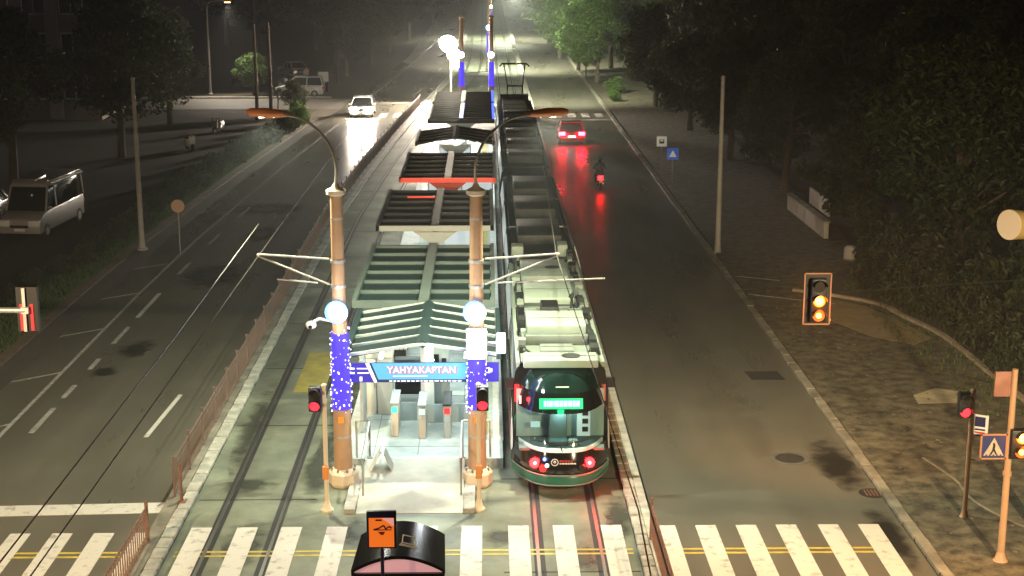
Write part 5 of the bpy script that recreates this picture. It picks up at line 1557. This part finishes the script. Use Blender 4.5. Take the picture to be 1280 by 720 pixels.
# grass on the verge
def grass_patch(x0, x1, d0, d1, n, name, f=zero, hmax=.22, m=GRASSM):
    rnd = random.Random(77); b = MB()
    for _ in range(n):
        D = d0 + (d1 - d0) * rnd.random(); x = rnd.uniform(x0, x1) + f(D)
        h = rnd.uniform(.06, hmax); w = rnd.uniform(.015, .035) * 1.6; a = rnd.uniform(0, PI); lx, ly = rnd.uniform(-.08, .08), rnd.uniform(-.08, .08)
        dx, dy = w * math.cos(a), w * math.sin(a)
        b.add([(x - dx, D - dy, 0), (x + dx, D + dy, 0), (x + lx, D + ly, h)], [(0, 1, 2)])
    o = b.build(name, m, kind='stuff', smooth=False)
    return o
structure('left_verge', slab(MB(), -18.8, -16.9, 30, 124, -.05, .03, lambda D: cl(D) * .9), mat('verge_soil', (.05, .055, .022), .95, scale=.7, col2=(.09, .065, .04), bump=.5))
grass_patch(-18.9, -16.7, 38, 112, 26000, 'verge_grass', lambda D: cl(D) * .9)
structure('right_bed_soil', MB().prism_z([(a, c) for a, c in arc] + [(30, 42), (30, 75), (17.6, 75), (16.5, 64)], -.03, .1), mat('bed_soil', (.045, .04, .022), .95, scale=.8, col2=(.07, .05, .03), bump=.5))
grass_patch(14.5, 22, 42, 60, 5000, 'bed_grass', zero, .3)

# low white wall with panels and a white bollard on the right
w = thing('garden_wall', 'low pale panelled wall half hidden by trees on the right', 'wall', (16.15, 69.4, 0), .02)
for i in range(4):
    MB().box((0, 1.0 + i * 2.05, .42), (.22, 1.95, .84)).build('wall_panel', WALLW, w, bevel=.02)
    if i < 2: MB().box((.35, 2.0 + i * 2.05, 1.35), (.12, 1.9, .8)).build('upper_panel', WALLW, w, bevel=.02)
MB().box((0, 4.1, .89), (.32, 8.3, .08)).build('coping', KERB, w)
t = thing('bollard', 'short white bollard before the bushes on the right', 'bollard', (16.13, 64.6, .08))
MB().lathe([(.28, 0), (.28, .5), (.20, .62), (.05, .66)], n=14).build('shaft', WALLW, t); MB().lathe([(.31, .0), (.31, .08)], n=14).build('foot', KERBD, t)

# dark apartment block, upper left
ab = thing('apartment_block', 'tall dim apartment block with pale window bays at the upper left', 'building', (-45.5, 119, 0), 0)
MB().box((0, 6, 13), (30, 12, 26)).build('wall', BRICKB, ab, smooth=False)
MB().box((0, 6, 26.2), (30.6, 12.6, .5)).build('roof', KERBD, ab, smooth=False)
wm = MB().box((0, 0, 0), (1.7, .12, 1.7)).mesh('window', GLASS, smooth=False)
fm = MB()
for sx in (-.9, 0, .9): fm.box((sx, -.03, 0), (.1, .16, 1.9))
for sz in (-.9, .9): fm.box((0, -.03, sz), (1.9, .15, .12))
fm = fm.mesh('frame', WHITEPAN, smooth=False)
for fl_ in range(7):
    for c in range(10):
        x = -13 + c * 2.9
        o_ = link('window', wm, ab, loc=(x, -.02, 2.6 + fl_ * 3.3)); link('frame', fm, o_)
for c in range(5):
    MB().box((-11.6 + c * 5.8, -.35, 13), (.9, .7, 25.6)).build('bay_pier', mat('pier_pale', (.42, .34, .30), .9, var=.1), ab, smooth=False)
for i, (x, D, w_, d_, h_) in enumerate(((-78, 112, 16, 12, 18), (-75, 190, 24, 14, 20))):
    bd = thing('house_block', ['dark building behind the left trees', 'far dark building behind the side street'][i], 'building', (x, D, 0))
    MB().box((0, 0, h_ / 2), (w_, d_, h_)).build('wall', BRICKB, bd, smooth=False); MB().box((0, 0, h_ + .2), (w_ + .6, d_ + .6, .4)).build('roof', KERBD, bd, smooth=False)
    for fl_ in range(5):
        for c in range(5):
            o_ = link('window', wm, bd, loc=(-w_ / 2 + 2 + c * (w_ - 4) / 4, -d_ / 2 - .02, 2.5 + fl_ * 3.3)); link('frame', fm, o_)

# ------------------------------------------------------------------ street lamps outside the frame that light the crossing, side street lamp
def street_lamp(x, D, dirx, power, col, label, h=10.0, size=100, aim=(1.0, 12.5)):
    t = thing('street_lamp', label, 'street lamp', (x, D, 0), 0, 'sodium street lamps at the junction')
    MB().lathe([(.25, 0), (.25, .08), (.14, .16), (.12, .6)], n=12).build('base', DPOLE, t)
    MB().tube([(0, 0, .2), (0, 0, h - .6)], [.12, .07], 12).build('shaft', DPOLE, t)
    MB().tube(smooth_pts([(0, 0, h - .7), (dirx * .3, 0, h - .1), (dirx * 1.5, 0, h + .05)], 5), .04, 8).build('arm', DPOLE, t)
    hd = MB().ball((dirx * 1.9, 0, h + .03), .42, 14, 8, (1.0, .42, .32)).build('lamp_head', ORANGE, t)
    MB().box((dirx * 1.9, 0, h - .12), (.5, .22, .03)).build('lens', em('sodium_lens', (1.0, .6, .28), 18), hd, smooth=False)
    spot('lamp_light', (dirx * 1.9, 0, h - .2), (dirx * 1.9 + aim[0], aim[1], 0), power, col, size, .9, .15, t)
    return t
street_lamp(-16.5, 17.0, 1, 30000, (1.0, .73, .42), 'sodium street lamp left of the junction outside the picture')
street_lamp(13.5, 15.0, -1, 36000, (1.0, .76, .44), 'sodium street lamp right of the junction outside the picture')
sl = street_lamp(-25.5, 139.0, 1, 8000, (1.0, .9, .74), 'street lamp hidden among trees by the side street', 8.5, 92, (1.5, -4))

# ------------------------------------------------------------------ night haze
hz = MB().box((0, 425, 13.5), (1010, 1170, 30)).build('haze', mat('haze_dummy', (.5, .5, .5)), kind='stuff', smooth=False)
hm = bpy.data.materials.new('haze')
hm.use_nodes = True
hn_ = hm.node_tree
for n_ in list(hn_.nodes):
    if n_.type != 'OUTPUT_MATERIAL': hn_.nodes.remove(n_)
pv = hn_.nodes.new('ShaderNodeVolumePrincipled')
pv.inputs['Color'].default_value = (.92, .95, 1, 1)
pv.inputs['Density'].default_value = 0.0010
hn_.links.new(pv.outputs[0], hn_.nodes['Material Output'].inputs['Volume'])
hz.data.materials.clear(); hz.data.materials.append(hm)
